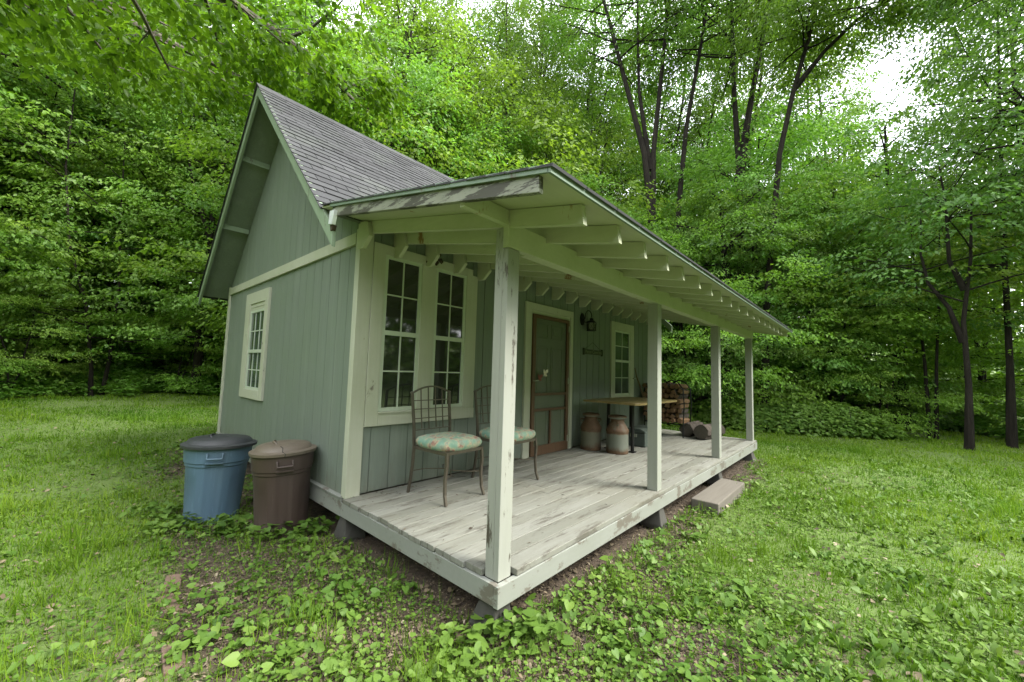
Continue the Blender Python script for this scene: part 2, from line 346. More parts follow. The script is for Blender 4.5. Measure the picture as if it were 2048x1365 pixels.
HEART = ([(0, 0, 0), (-.22, .25, .07), (-.05, .5, .1), (.35, .5, .08), (.75, .25, .0), (1, 0, -.1), (.75, -.25, 0), (.35, -.5, .08), (-.05, -.5, .1), (-.22, -.25, .07)], [(0, 1, 2, 3), (0, 3, 4, 5), (0, 5, 6, 7), (0, 7, 8, 9)])
LONG = ([(0, .02, 0), (.3, .10, .10), (.65, .13, .14), (1, 0, .05), (.65, -.13, .14), (.3, -.10, .10), (0, -.02, 0)], [(0, 1, 5, 6), (1, 2, 4, 5), (2, 3, 4)])
BLADE = ([(0, .5, 0), (0, -.5, 0), (.55, -.38, .10), (.55, .38, .10), (1, 0, .38)], [(0, 1, 2, 3), (3, 2, 4)])
SPIKE = ([(0, .5, 0), (0, -.5, 0), (1, 0, .25)], [(0, 1, 2)])

# ------------------------------------------------------------------ ground
FX0, FX1, FY0, FY1 = -.03, 6.8, -.03, 6.36
def foot_dist(x, y):
    dx = np.maximum(np.maximum(FX0-x, x-FX1), 0); dy = np.maximum(np.maximum(FY0-y, y-FY1), 0)
    return np.hypot(dx, dy)
def gz(x, y):
    x = np.asarray(x, float); y = np.asarray(y, float)
    r = np.hypot(x-2, y-1)
    z = -.36+.034*np.clip(y-4, 0, 24)*np.clip(1-(x-3)/12, 0, 1)
    z += .03*np.sin(x*.9+1)*np.cos(y*.8)+.015*np.sin(2.3*x+y*1.7)
    z += -.012*np.clip(x-9, 0, 12)
    z += np.clip(r-26, 0, 60)*.13
    return z
def vnoise(x, y, s, seed=0):
    xs = x*s; ys = y*s; xi = np.floor(xs).astype(int); yi = np.floor(ys).astype(int); fx = xs-xi; fy = ys-yi
    fx = fx*fx*(3-2*fx); fy = fy*fy*(3-2*fy)
    def h(a, b): return (np.sin(a*127.1+b*311.7+seed*74.7)*43758.5453) % 1.0
    return (h(xi, yi)*(1-fx)+h(xi+1, yi)*fx)*(1-fy)+(h(xi, yi+1)*(1-fx)+h(xi+1, yi+1)*fx)*fy
def greenness(x, y):
    d = foot_dist(x, y)
    g = np.clip((d-.25)/1.05, 0, 1)
    left = np.clip((-.95-x)/.35, 0, 1)*(y > -1.5)
    front = np.where(y < 0, np.clip((x*.75-y*.95-.85)/1.1, 0, 1), 0)
    g = np.maximum(np.where((x < 1.2) & (y < 3.2), np.maximum(left, front*.9), g), left)
    g = np.where((y < 0) & (x > .3), np.maximum(g, np.clip((d-.06-.25*np.clip((3.2-x)/3, 0, 1))/.4, 0, 1)*.95*np.clip((x-.1)/1.2, 0, 1)), g)
    g = np.where(x > 6.6, np.maximum(g, np.clip(d/.35, 0, 1)), g)
    g = g+(vnoise(x, y, 1.7, 3)-.5)*.5-np.clip((vnoise(x, y, .75, 41)-.66)*2, 0, .3)
    # woods floor
    return np.clip(g, 0, 1)
gx = np.concatenate([np.linspace(-160, -14, 30), np.arange(-13.5, 24, .25), np.linspace(25, 170, 30)])
gy = np.concatenate([np.linspace(-160, -9, 30), np.arange(-8.5, 26, .25), np.linspace(27, 170, 30)])
GX, GY = np.meshgrid(gx, gy, indexing='ij'); GZ = gz(GX, GY)+.02*(vnoise(GX, GY, 2.2, 1)-.5)
nx, ny = GX.shape
me = bpy.data.meshes.new('ground'); idx = np.arange(nx*ny).reshape(nx, ny)
fc = np.stack([idx[:-1, :-1], idx[1:, :-1], idx[1:, 1:], idx[:-1, 1:]], -1).reshape(-1, 4)
me.from_pydata(np.stack([GX, GY, GZ], -1).reshape(-1, 3).tolist(), [], fc.tolist())
me.attributes.new('green', 'FLOAT', 'POINT').data.foreach_set('value', greenness(GX, GY).ravel().astype(np.float32))
me.polygons.foreach_set('use_smooth', [True]*len(me.polygons)); me.materials.append(M['ground'])
gob = bpy.data.objects.new('ground', me); col.objects.link(gob); tag(gob, kind='structure')

# ------------------------------------------------------------------ cabin
D = 1.83; BK = 6.34; L = 6.75
cabin = thing('cabin', 'small grey-green board cabin with steep shingled gable roof and open white porch', 'cabin', (0, 0, 0))
RS = .975; YR, ZR = 4.085, 4.69        # gable slope, ridge (top surface of the deck)
def zroof(y): return ZR-RS*abs(y-YR)
def siding_panel(axis, u0, u1, zb, ztop, face, back, step=.2, g=.011, depth=.009, holes=()):
    """vertical boards with real grooves; axis 'x': runs along x at y=face; 'y': runs along y at x=face"""
    mb = MB(); u = u0; sgn = 1 if back > face else -1
    cuts = []
    while u < u1-1e-6:
        e = min(u+step-g, u1); cuts.append((u, e, face)); cuts.append((e, min(e+g, u1), face+sgn*depth)); u = e+g
    for a, b, f in cuts:
        if b-a < 1e-6: continue
        zs = (ztop(a), ztop(b))
        mids = [m for m in (YR,) if axis == 'y' and a < m < b]
        if axis == 'x': p = [(a, f, zb), (b, f, zb), (b, f, zs[1]), (a, f, zs[0])]; d = (0, back-f, 0)
        else:
            p = [(f, a, zb), (f, b, zb), (f, b, zs[1])]+[(f, m, ztop(m)) for m in mids]+[(f, a, zs[0])]; d = (back-f, 0, 0)
        mb.extrude(p, d)
    return mb
siding_panel('x', 0.0, L, 0.012, lambda u: 2.46, D, D+.1, step=.197).build('front_wall', M['siding'], cabin)
siding_panel('y', D+.02, BK, 0.0, lambda u: zroof(u)-.12, 0.0, .1, step=.203, g=.007, depth=.006).build('gable_wall', M['siding'], cabin)
MB().box(L-.1, L, D+.1, BK, 0, 2.3).extrude([(L-.1, D+.1, 2.3), (L-.1, BK, 2.3), (L-.1, YR, zroof(YR)-.12)], (.1, 0, 0)).build('gable_wall', M['siding'], cabin)
MB().box(.1, L-.1, BK-.1, BK, 0, 2.36).build('back_wall', M['siding'], cabin)
MB().box(0.1, L-.1, D+.1, BK-.1, -.1, -.02).build('floor', M['step'], cabin)
# corner boards, band board, skirt
MB().box(-.024, .108, D-.024, D, .0, 2.44).build('corner_board', M['trim'], cabin, bevel=.003)
MB().box(-.024, 0, D+.0005, D+.058, .0, 2.40).build('corner_board', M['trim'], cabin, bevel=.003)
MB().box(-.024, 0, BK-.07, BK+.02, -.1, 2.40).build('corner_board', M['trim'], cabin, bevel=.003)
MB().box(L-.10, L+.02, D-.024, D, 0, 2.42).build('corner_board', M['trim'], cabin, bevel=.003)
MB().box(-.027, 0, D+.060, BK-.072, 2.262, 2.372).build('band_board', M['trim'], cabin, bevel=.003)
MB().box(-.034, -.002, D+.035, BK+.01, -.155, -.005).box(-.046, -.002, D+.035, BK-.01, -.004, .012).build('skirt_board', M['rim'], cabin, bevel=.003)

# deck: boards run along x
mb = MB(); y = -.034; k = 0
bw = (D+.034)/13
while y < D-.02:
    x0 = -.034+rnd.uniform(-.006, .008); zz = rnd.uniform(-.003, .003)
    tt = rnd.random()
    xs = [x0, 2.4+rnd.uniform(-1, 1.5), 6.86+rnd.uniform(-.01, .01)]
    if k == 0: xs[0] = .125
    if k == 1: xs[0] = -.02
    for a, b in zip(xs[:-1], xs[1:]):
        mb.box(a+.002, b-.002, y+.0035, y+bw-.0035, -.036+zz, zz+rnd.uniform(-.001, .001), tint=np.clip(tt+rnd.uniform(-.2, .2), 0, 1))
    y += bw; k += 1
mb.build('deck_board', M['deck'], cabin, bevel=.004)
MB().box(-.036, 6.86, -.036, 0, -.155, -.038).build('rim_board', M['rim'], cabin, bevel=.003)
MB().box(-.034, 0, 0.002, D+.034, -.152, -.038).build('rim_board', M['rim'], cabin, bevel=.003)
MB().box(6.824, 6.858, 0.002, D+.034, -.152, -.038).build('rim_board', M['rim'], cabin, bevel=.003)
for xx in np.arange(.4, 6.8, .41): MB().box(xx, xx+.038, .003, D+.03, -.15, -.042).build('joist', M['step'], cabin)
# posts
S = .105
def zr_bot(y): return 1.997+.197*y         # underside of porch rafters
def zr_top(y): return 2.105+.197*y
for i, px in enumerate((0.0, 2.262, 4.49, 6.68)):
    mb = MB()
    if i == 0:
        mb.box(px, px+S, 0, .042, -.037, 1.874).box(px, px+S, .0421, S, -.037, 2.005)
    else:
        mb.box(px, px+S, 0, S, -.037 if i == 0 else .002, 1.876)
    mb.build('post', M['post'] if i == 0 else M['post_clean'], cabin, bevel=.004)
MB().box(-.006, 6.83, -.006, .040, 1.877, 2.030).build('beam', M['rafter'], cabin, bevel=.004)
MB().box(.2, 6.83, .0405, .082, 1.879, 2.02).build('beam', M['rafter'], cabin, bevel=.004)
nb = MB()
for dx_, dz_ in ((.05, .03), (.09, .035), (.05, .11), (.085, .105), (.12, .03)): nb.lathe([(.004, 0), (.004, .002)], (dx_, -.008, 1.877+dz_), 6)
# rafters
xr = [.0]+[.362+.372*i for i in range(17)]
RA = M['rafter']
for i, x in enumerate(xr):
    y0, y1 = -.52+rnd.uniform(-.01, .01), D+(.0 if i else 0)
    a = [(x, y0, zr_bot(y0)), (x, y1, zr_bot(y1)), (x, y1, zr_top(y1)), (x, y0+.012, zr_top(y0))]
    MB().extrude(a, (.038, 0, 0)).build('rafter', RA, cabin, bevel=.002)
    # tail of the main roof rafter poking through the wall beside it
    if i < 18:
        t = [(x-.040, D, 2.20), (x-.040, D-.10, 2.195), (x-.040, D-.205, 2.285), (x-.040, D-.16, zr_top(D-.16)-.012), (x-.040, D, zr_top(D)-.012)]
        MB().extrude(t, (.038, 0, 0)).build('rafter_tail', RA, cabin, bevel=.002)
MB().extrude([(-.348, .0, zr_bot(.0)+.012), (-.002, .0, zr_bot(.0)+.012), (-.002, .0, zr_top(.0)-.004), (-.348, .0, zr_top(.0)-.004)], (0, .038, 0)).build('lookout', RA, cabin, bevel=.002)
# porch roof deck, fascia, shingles
XE0, XE1 = -.375, 7.0
ye, yi = -.575, 1.78
def slab(y0, y1, z0, z1, x0, x1, zf): return [(x0, y0, zf(y0)+z0), (x0, y1, zf(y1)+z0), (x0, y1, zf(y1)+z1), (x0, y0, zf(y0)+z1)]
MB().extrude(slab(ye, yi+.05, .001, .018, 0, 0, zr_top), (0, 0, 0)).v
mb = MB(); p = slab(ye, yi+.05, .001, .018, XE0, XE0, zr_top); mb.extrude(p, (XE1-XE0, 0, 0)); mb.build('porch_ceiling', M['soffit'], cabin)
mb = MB(); p = slab(-.52, 1.60, -.080, -.001, XE0, XE0, zr_top); mb.extrude(p, (.032, 0, 0)); mb.build('barge_board', M['old_rake'], cabin, bevel=.003)
mb = MB(); p = slab(-.52, 1.60, -.088, -.001, XE1-.032, XE1-.032, zr_top); mb.extrude(p, (.032, 0, 0)); mb.build('barge_board', M['rafter'], cabin, bevel=.003)
mb = MB(); p = slab(ye-.004, 1.62, -.002, .034, XE0-.014, XE0-.014, zr_top); mb.extrude(p, (.0135, 0, 0))
p = slab(ye-.018, ye-.0005, -.004, .032, XE0-.014, XE0-.014, zr_top); mb.extrude(p, (XE1-XE0+.028, 0, 0)); mb.build('drip_edge', M['trim_green'], cabin)
def shingles(y0, y1, zf, slope, x0, x1, expo, tabw, seed):
    """courses from the eave y0 up towards y1"""
    mb = MB(); r_ = random.Random(seed); Ls = math.hypot(y1-y0, zf(y1)-zf(y0)); n = int(math.ceil(Ls/expo)); dy = (y1-y0)/Ls; dz = (zf(y1)-zf(y0))/Ls
    nyv = Vector((0, -dz, dy)) if dy > 0 else Vector((0, dz, -dy))
    for c in range(n):
        s0 = c*expo; s1 = min(s0+expo*1.02, Ls); x = x0-tabw*(.5 if c % 2 else 0)-r_.uniform(0, .03)
        while x < x1:
            a, b = max(x+.004, x0), min(x+tabw-.004, x1)
            if b-a > .01:
                lift = .011+r_.uniform(-.002, .004)
                pa = Vector((0, y0+dy*s0, zf(y0)+dz*s0)); pb = Vector((0, y0+dy*s1, zf(y0)+dz*s1))
                A = pa+nyv*lift; B = pb+nyv*.004
                vs = [(a, pa.y, pa.z), (b, pa.y, pa.z), (b, pb.y, pb.z), (a, pb.y, pb.z), (a, A.y, A.z), (b, A.y, A.z), (b, B.y, B.z), (a, B.y, B.z)]
                mb.add(vs, [(0, 1, 5, 4), (4, 5, 6, 7), (0, 4, 7, 3), (1, 2, 6, 5)], tint=min(1, max(0, r_.gauss(.5, .22))))
            x += tabw
    return mb
zp = lambda y: zr_top(y)+.019
shingles(ye-.03, yi+.02, zp, .197, XE0-.02, XE1+.02, .14, .305, 2).build('porch_shingles', M['shingle'], cabin)
# gable roof: sheathing, soffit, rake boards, shingles
mb = MB()
XG1 = 7.05
ya, yb = 1.60, 6.57
def gp(y, o): return (XE0+.03, y, zroof(y)+o)
mb.extrude([gp(1.835, -.035), gp(YR, -.035-.0), gp(YR, -.012), gp(1.835, -.012)], (XG1-XE0-.06, 0, 0))
mb.extrude([gp(1.80, -.035), gp(1.834, -.035), gp(1.834, -.012), gp(1.80, -.012)], (.34, 0, 0))
mb.extrude([gp(YR, -.035), gp(yb, -.035), gp(yb, -.012), gp(YR, -.012)], (XG1-XE0-.06, 0, 0))
mb.build('roof', M['siding'], cabin)
for X in (XE0, XG1-.032):
    mb = MB(); mb.extrude([(X, ya-.03, zroof(ya-.03)-.150), (X, YR, ZR-.150), (X, YR, ZR-.004), (X, ya-.03, zroof(ya-.03)-.004)], (.0295, 0, 0)); mb.build('rake_board', M['rake'], cabin, bevel=.002)
    mb = MB(); mb.extrude([(X, YR+.0005, ZR-.150), (X, yb+.03, zroof(yb+.03)-.150), (X, yb+.03, zroof(yb+.03)-.004), (X, YR+.0005, ZR-.004)], (.0295, 0, 0)); mb.build('rake_board', M['rake'], cabin, bevel=.002)
for (yy) in (4.75, 5.55):
    z = zroof(yy)-.036; sy, sz = .04*.716, .04*.698
    MB().extrude([(-.345, yy, z-.005), (-.345, yy+.03, z-.035), (-.345, yy+.055, z-.058), (-.345, yy+.01, z-.075)], (.345, 0, 0)).build('lookout', M['rake'], cabin)
zg = lambda y: ZR-RS*abs(y-YR)-.011
shingles(1.80, YR, zg, RS, XE0-.02, XG1+.01, .122, .30, 7).build('roof_shingles', M['shingle'], cabin)
shingles(yb+.05, YR, zg, RS, XE0-.02, XG1+.01, .128, .30, 8).build('roof_shingles', M['shingle'], cabin)
mb = MB(); xx = XE0-.02
while xx < XG1:
    mb.extrude([(xx, YR-.13, ZR-.125+.012), (xx, YR, ZR+.008), (xx, YR+.13, ZR-.125+.012), (xx, YR+.13, ZR-.125), (xx, YR, ZR-.004), (xx, YR-.13, ZR-.125)], (.16, 0, 0), tint=rnd.random()); xx += .155
mb.build('ridge_cap', M['shingle'], cabin)
# bare metal flashing at the foot of the rake and rotten stub
MB().extrude([(-.40, 1.60, 2.27), (-.40, 1.535, 2.255), (-.40, 1.50, 2.36), (-.40, 1.585, 2.372)], (.03, 0, 0)).build('flashing', M['metal_white'], cabin)
MB().extrude([(-.385, 1.60, 2.265), (-.385, 1.54, 2.255), (-.385, 1.565, 2.215), (-.385, 1.59, 2.215)], (.03, 0, 0)).build('rotten_stub', M['nest'], cabin)

# windows ---------------------------------------------------------------
def window_x(x0, x1, z0, z1, face, casing, ncol=2, rail=None, mun_w=.014, label=None):
    """window in a wall along x; casing=(left,right,bottom,top) widths; glass spans x0..x1,z0..z1"""
    l, r, b, t = casing; y0 = face-.030; mb = MB()
    mb.box(x0-l, x0-.012, y0, face, z0-b, z1+t).box(x1+.012, x1+r, y0, face, z0-b, z1+t)
    mb.box(x0-.0118, x1+.0118, y0, face, z1+.012, z1+t).box(x0-.0118, x1+.0118, y0, face, z0-b, z0-.012)
    wn = mb.build('window', M['trim'], cabin, bevel=.003)
    return window_parts(wn, 'x', x0, x1, z0, z1, face, rail, mun_w, pane='glass_pale')
def window_parts(wn, ax, u0, u1, z0, z1, face, rail, mun_w=.014, sgn=-1, ncol=2, pane='glass'):
    def bx(m, a, b, d0, d1, c, e):     # d: distance out from the wall face
        f0, f1 = face+sgn*d1, face+sgn*d0
        lo, hi = min(f0, f1), max(f0, f1)
        return m.box(a, b, lo, hi, c, e) if ax == 'x' else m.box(lo, hi, a, b, c, e)
    rail = rail or (z0+z1)/2
    m = MB(); fw = .022
    bx(m, u0-.0115, u0+fw, .0005, .020, z0-.0115, z1+.0115); bx(m, u1-fw, u1+.0115, .0005, .020, z0-.0115, z1+.0115)
    bx(m, u0+fw, u1-fw, .0005, .020, z1-fw, z1+.0115); bx(m, u0+fw, u1-fw, .0005, .020, z0-.0115, z0+fw)
    bx(m, u0+fw, u1-fw, .0005, .024, rail-.022, rail+.022)
    cs = [u0+fw]+[u0+(u1-u0)*k/ncol for k in range(1, ncol)]+[u1-fw]; h_ = mun_w/2
    for a, b in ((z0+fw, rail-.022), (rail+.022, z1-fw)):
        zc = (a+b)/2
        for c_ in cs[1:-1]: bx(m, c_-h_, c_+h_, .006, .0130, a, b)
        for k in range(ncol):
            bx(m, cs[k]+(h_+.0002 if k else 0), cs[k+1]-(h_+.0002 if k < ncol-1 else 0), .006, .0128, zc-h_, zc+h_)
    m.build('sash', M['vinyl'], wn)
    g = MB(); bx(g, u0+.01, u1-.01, .001, .0055, z0+.01, rail-.01); bx(g, u0+.01, u1-.01, .001, .0055, rail+.01, z1-.01); g.build('pane', M[pane], wn)
    return wn
# double window
mb = MB(); f = D; y0 = D-.030
mb.box(.112, .236, y0, f, .600, 2.305).box(.655, .828, y0, f, .71, 2.215).box(1.262, 1.352, y0, f, .71, 2.30).box(1.354, 1.432, y0+.008, f, .71, 2.235)
mb.box(.2362, 1.2618, y0, f, 2.2152, 2.305).box(.2362, 1.432, y0-.002, f, .600, .7095).box(.2362, 1.2618, y0-.012, f, .7097, .728)
wn = mb.build('window', M['trim'], cabin, bevel=.003)
window_parts(wn, 'x', .248, .643, .742, 2.203, D, 1.470)
window_parts(wn, 'x', .840, 1.250, .742, 2.203, D, 1.470)
window_x(4.86, 5.46, .770, 1.935, D, (.145, .175, .105, .16), rail=1.385)
# side window (x=0 plane)
mb = MB(); X = -.034
mb.box(X, 0, 4.235, 4.372, .66, 2.148).box(X, 0, 5.02, 5.235, .66, 2.148).box(X, 0, 4.3722, 5.0198, 1.985, 2.148).box(X-.004, 0, 4.3722, 5.0198, .66, .782)
mb.box(-.020, 0, 4.3722, 5.0198, 1.888, 1.984).box(-.026, 0, 4.3722, 5.0198, 1.93, 1.945)
wn = mb.build('window', M['trim'], cabin, bevel=.003)
window_parts(wn, 'y', 4.385, 5.008, .795, 1.876, 0.0, 1.31, ncol=3, pane='glass_pale')
# door ------------------------------------------------------------------
DX0, DX1, DZ = 2.475, 3.350, 1.935
mb = MB(); y0 = D-.032
mb.box(2.325, DX0-.05, y0, D, 0.0, 2.085).box(DX1+.05, 3.47, y0, D, 0, 2.085).box(DX0-.0498, DX1+.0498, y0, D, DZ+.055, 2.085)
mb.box(DX0-.0498, DX0-.006, y0+.012, D, 0, DZ+.0548).box(DX1+.006, DX1+.0498, y0+.012, D, 0, DZ+.0548).box(DX0-.0058, DX1+.0058, y0+.012, D, DZ+.006, DZ+.0548)
mb.build('door_casing', M['trim'], cabin, bevel=.003)
mb = MB().box(DX0+.005, DX1-.005, D-.006, D-.0005, .01, DZ-.005)
door = mb.build('door', M['door_paint'], cabin)
pw = .285
for (px0, px1) in ((DX0+.09, DX0+.09+pw), (DX1-.14-pw, DX1-.14)):
    for (a, b) in ((.13, .62), (.80, .99 if False else 1.50), (1.62, 1.83)):
        m = MB(); t_ = .016
        m.box(px0, px1, D-.014, D-.0062, a, a+t_).box(px0, px1, D-.014, D-.0062, b-t_, b).box(px0, px0+t_, D-.014, D-.0062, a+t_, b-t_).box(px1-t_, px1, D-.014, D-.0062, a+t_, b-t_)
        m.box(px0+.045, px1-.045, D-.011, D-.0062, a+.045, b-.045); m.build('door_panel', M['door_paint'], door, bevel=.003)
sy0, sy1 = D-.044, D-.018
m = MB(); fr = .062
m.box(DX0, DX0+fr, sy0, sy1, .008, DZ).box(DX1-fr, DX1, sy0, sy1, .008, DZ).box(DX0+fr, DX1-fr, sy0, sy1, DZ-fr*.8, DZ).box(DX0+fr, DX1-fr, sy0, sy1, .008, .135)
m.box(DX0+fr, DX1-fr, sy0+.004, sy1, .815, .85).box(DX0+fr, DX1-fr, sy0+.004, sy1, .600, .635).box(2.895, 2.93, sy0+.004, sy1, .135, .600)
sdoor = m.build('screen_door', M['screen_wood'], cabin, bevel=.003)
MB().box(DX0+fr, DX1-fr, sy1-.006, sy1-.005, .135, DZ-fr*.8).build('insect_screen', M['screen'], sdoor)
for zz in (.17, 1.02, 1.80): MB().box(DX1-.028, DX1+.022, sy0-.010, sy0-.0005, zz-.045, zz+.045).tube([(DX1+.002, sy0-.014, zz-.05), (DX1+.002, sy0-.014, zz+.05)], .007).build('hinge', M['brass'], sdoor)
MB().tube([(DX0+.025, sy0, 1.02), (DX0+.025, sy0-.03, 1.02), (DX0+.085, sy0-.035, 1.025)], .008).lathe([(.02, 0), (.02, .004)], (DX0+.025, sy0-.004, 1.015), 12).build('door_handle', M['brass'], sdoor)
def butterfly(x, z, s_, mat, lab, y=sy0-.0005):
    m = MB()
    for sg in (-1, 1):
        m.extrude([(x, y, z), (x+sg*.25*s_, y-.2*s_, z+.9*s_), (x+sg*.9*s_, y-.35*s_, z+1.1*s_), (x+sg*1.0*s_, y-.35*s_, z+.4*s_), (x+sg*.45*s_, y-.15*s_, z-.05*s_)], (0, .002, 0))
        m.extrude([(x, y, z), (x+sg*.5*s_, y-.15*s_, z-.08*s_), (x+sg*.75*s_, y-.25*s_, z-.55*s_), (x+sg*.3*s_, y-.1*s_, z-.8*s_)], (0, .002, 0))
    m.tube([(x, y-.003, z-.5*s_), (x, y-.003, z+.6*s_)], .004, 6)
    tag(m.build('butterfly_ornament', mat), lab, 'ornament')
butterfly(2.745, 1.12, .055, M['fly_white'], 'small white butterfly ornament clipped to the screen door')
butterfly(2.625, 1.055, .05, M['fly_red'], 'small dark red butterfly ornament beside the white one on the screen door')
# mud nest stains above the double window
mb = MB()
for i in range(26):
    a = rnd.gauss(.80, .07); b = rnd.gauss(2.30, .035); r_ = rnd.uniform(.008, .022)
    mb.lathe([(r_*.4, -r_), (r_, 0), (r_*.4, r_)], (a, D-.034, b), 7)
tag(mb.build('wasp_nest', M['nest']), 'dark crusty mud nest stuck above the double window', 'nest')

# wall lantern
mb = MB(); lx, ly, lz = 3.86, D-.12, 1.835
lan = thing('wall_lantern', 'black wrought iron lantern with scroll arm on the wall right of the door', 'lantern', (0, 0, 0))
MB().extrude([(3.76+.055*math.cos(t)*1.0, D-.0005, 2.01+.10*math.sin(t)) for t in np.linspace(0, 2*PI, 16, endpoint=False)], (0, -.02, 0)).build('backplate', M['iron'], lan)
pts = [(3.76, D-.02, 2.0), (3.775, D-.05, 2.02), (3.78, D-.055, 2.09)]+[(3.825+.045*math.cos(t), D-.06-.05*(PI-t)/PI, 2.10+.055*math.sin(t)) for t in np.linspace(PI, -.6, 10)]+[(3.855, ly, 2.05)]
MB().tube(pts, .008, 8).tube([(3.775, D-.03, 1.97), (3.80, D-.06, 1.96), (3.83, D-.1, 1.99)], .006, 6).build('scroll_arm', M['iron'], lan, smooth=True)
MB().lathe([(.012, .205), (.03, .19), (.03, .165), (.045, .155), (.085, .128), (.088, .118)], (lx, ly, lz), 12).build('lantern_cap', M['iron'], lan)
MB().lathe([(.062, .005), (.070, .115)], (lx, ly, lz), 6).build('lamp_glass', M['lamp_glass'], lan)
m = MB().lathe([(.076, -.012), (.076, .004)], (lx, ly, lz), 6)
for k in range(6):
    t = 2*PI*k/6; m.tube([(lx+.068*math.cos(t), ly+.068*math.sin(t), lz), (lx+.074*math.cos(t), ly+.074*math.sin(t), lz+.12)], .0045, 5)
    t2 = 2*PI*(k+1)/6
    for (p, q) in ((t, t2), (t2, t)): m.tube([(lx+.066*math.cos(p), ly+.066*math.sin(p), lz+.004), (lx+.066*math.cos((p+q)/2), ly+.066*math.sin((p+q)/2), lz+.06), (lx+.073*math.cos(p), ly+.073*math.sin(p), lz+.118)], .0035, 4)
m.build('lantern_cage', M['iron'], lan)

# hanging sign
sg = thing('hanging_sign', 'small dark wooden sign with pale carved lettering hung on a cord by the door', 'sign', (0, 0, 0))
MB().box(3.81, 4.40, D-.022, D-.004, 1.455, 1.535).build('sign_board', M['sign'], sg, bevel=.004)
MB().box(3.795, 3.825, D-.028, D-.003, 1.44, 1.55).build('end_block', M['sign'], sg); MB().box(4.385, 4.415, D-.028, D-.003, 1.44, 1.55).build('end_block', M['sign'], sg)
MB().tube([(3.86, D-.012, 1.535), (4.10, D-.008, 1.66), (4.35, D-.012, 1.535)], .003, 4).build('cord', M['sign'], sg)
cu = bpy.data.curves.new('lettering', 'FONT'); cu.body = 'Pecan Cove Inn'; cu.size = .082; cu.extrude = .0015; cu.align_x = 'CENTER'; cu.align_y = 'CENTER'
to = bpy.data.objects.new('lettering_tmp', cu); col.objects.link(to); to.rotation_euler = (PI/2, 0, 0); to.location = (4.105, D-.0245, 1.493)
dg = bpy.context.evaluated_depsgraph_get(); dg.update(); tm = bpy.data.meshes.new_from_object(to.evaluated_get(dg)); tm.transform(to.matrix_world if to.matrix_world != Matrix() else Matrix.Translation(to.location) @ Matrix.Rotation(PI/2, 4, 'X'))
bpy.data.objects.remove(to); vs_ = [tuple(v.co) for v in tm.vertices]; fs_ = [tuple(p.vertices) for p in tm.polygons]; tm.materials.clear(); tm.materials.append(M['sign_letter']); lo = bpy.data.objects.new('lettering', tm); col.objects.link(lo); lo.parent = sg; lo.data.name = 'lettering'

# ------------------------------------------------------------------ chairs
def make_chair(label, loc, rz):
    """front of the seat towards -y; origin under the seat centre"""
    t = thing('patio_chair', label, 'chair', loc, rz, 'metal chairs with floral cushions on the porch'); B = M['bronze']
    W = .215
    for sx in (-1, 1):
        MB().tube([(sx*W, .235, .42), (sx*W, .245, .25), (sx*(W+.003), .262, .12), (sx*(W+.006), .285, .0)], .0155, 4, flat=1).build('leg', B, t)
        MB().tube([(sx*(W-.005), -.215, .425), (sx*(W-.002), -.225, .33), (sx*(W), -.212, .20), (sx*(W+.004), -.222, .08), (sx*(W+.01), -.250, .0)], [.0165, .017, .016, .015, .015], 4).build('leg', B, t)
        MB().tube([(sx*(W), .235, .42), (sx*(W+.003), .245, .60), (sx*(W+.006), .27, .78), (sx*(W+.010), .285, .905)], .0150, 4).lathe([(.020, -.006), (.018, .004), (.01, .010)], (sx*(W+.010), .286, .91), 8).build('back_post', B, t)
    arch = [(u*(W+.01), .285, .905+.062*(1-u*u)) for u in np.linspace(-1, 1, 13)]
    m = MB().tube(arch, .011, 4)
    def yb_(z): return np.interp(z, [.42, .60, .78, .905], [.235, .245, .27, .285])
    for zz in (.835, .755, .670, .565): m.tube([(-W, yb_(zz), zz), (W, yb_(zz), zz)], .006, 4)
    for k, u in enumerate((-.6, -.2, .2, .6)):
        zt = .905+.062*(1-u*u); m.tube([(u*W, yb_(.565), .56 if k % 2 else .575), (u*W, yb_(.75), .75), (u*W, .285, zt)], .006, 4)
    m.build('back_grille', B, t)
    m = MB().box(-W-.012, W+.012, -.222, -.202, .405, .432).box(-W-.012, W+.012, .222, .242, .405, .432).box(-W-.012, -W+.006, -.2018, .2218, .405, .432).box(W-.006, W+.012, -.2018, .2218, .405, .432)
    m.build('seat_frame', B, t)
    m = MB().tube([(-W, -.215, .21), (-.10, -.16, .215), (0, -.03, .22), (.10, -.16, .215), (W, -.215, .21)], .005, 5).tube([(-W, .25, .20), (-.10, .20, .21), (0, .05, .22), (.10, .20, .21), (W, .25, .20)], .005, 5)
    m.build('stretcher', B, t)
    vs = []; fs = []; n = 24; rings = [(.90, -.010), (1.0, .004), (1.06, .034), (1.055, .054), (.99, .078), (.84, .094), (.5, .104), (.1, .107)]
    for (s_, z) in rings:
        for k in range(n):
            a = 2*PI*k/n; c_, s2 = math.cos(a), math.sin(a); q = (abs(c_)**5+abs(s2)**5)**(-.2)
            vs.append((.232*q*c_*s_, .232*q*s2*s_-.0, .434+z))
    for i in range(len(rings)-1):
        for k in range(n): fs.append((i*n+k, i*n+(k+1) % n, (i+1)*n+(k+1) % n, (i+1)*n+k))
    fs += [tuple(range(n))[::-1], tuple(range((len(rings)-1)*n, len(rings)*n))]
    MB().add(vs, fs).build('cushion', M['cushion'], t, smooth=True)
    return t
make_chair('bronze metal chair with floral cushion in front of the double window, nearest the trash cans', (.70, 1.325, .003), R(2))
make_chair('bronze metal chair with floral cushion partly behind the front corner post, left of the door', (1.475, 1.30, .003), R(2))

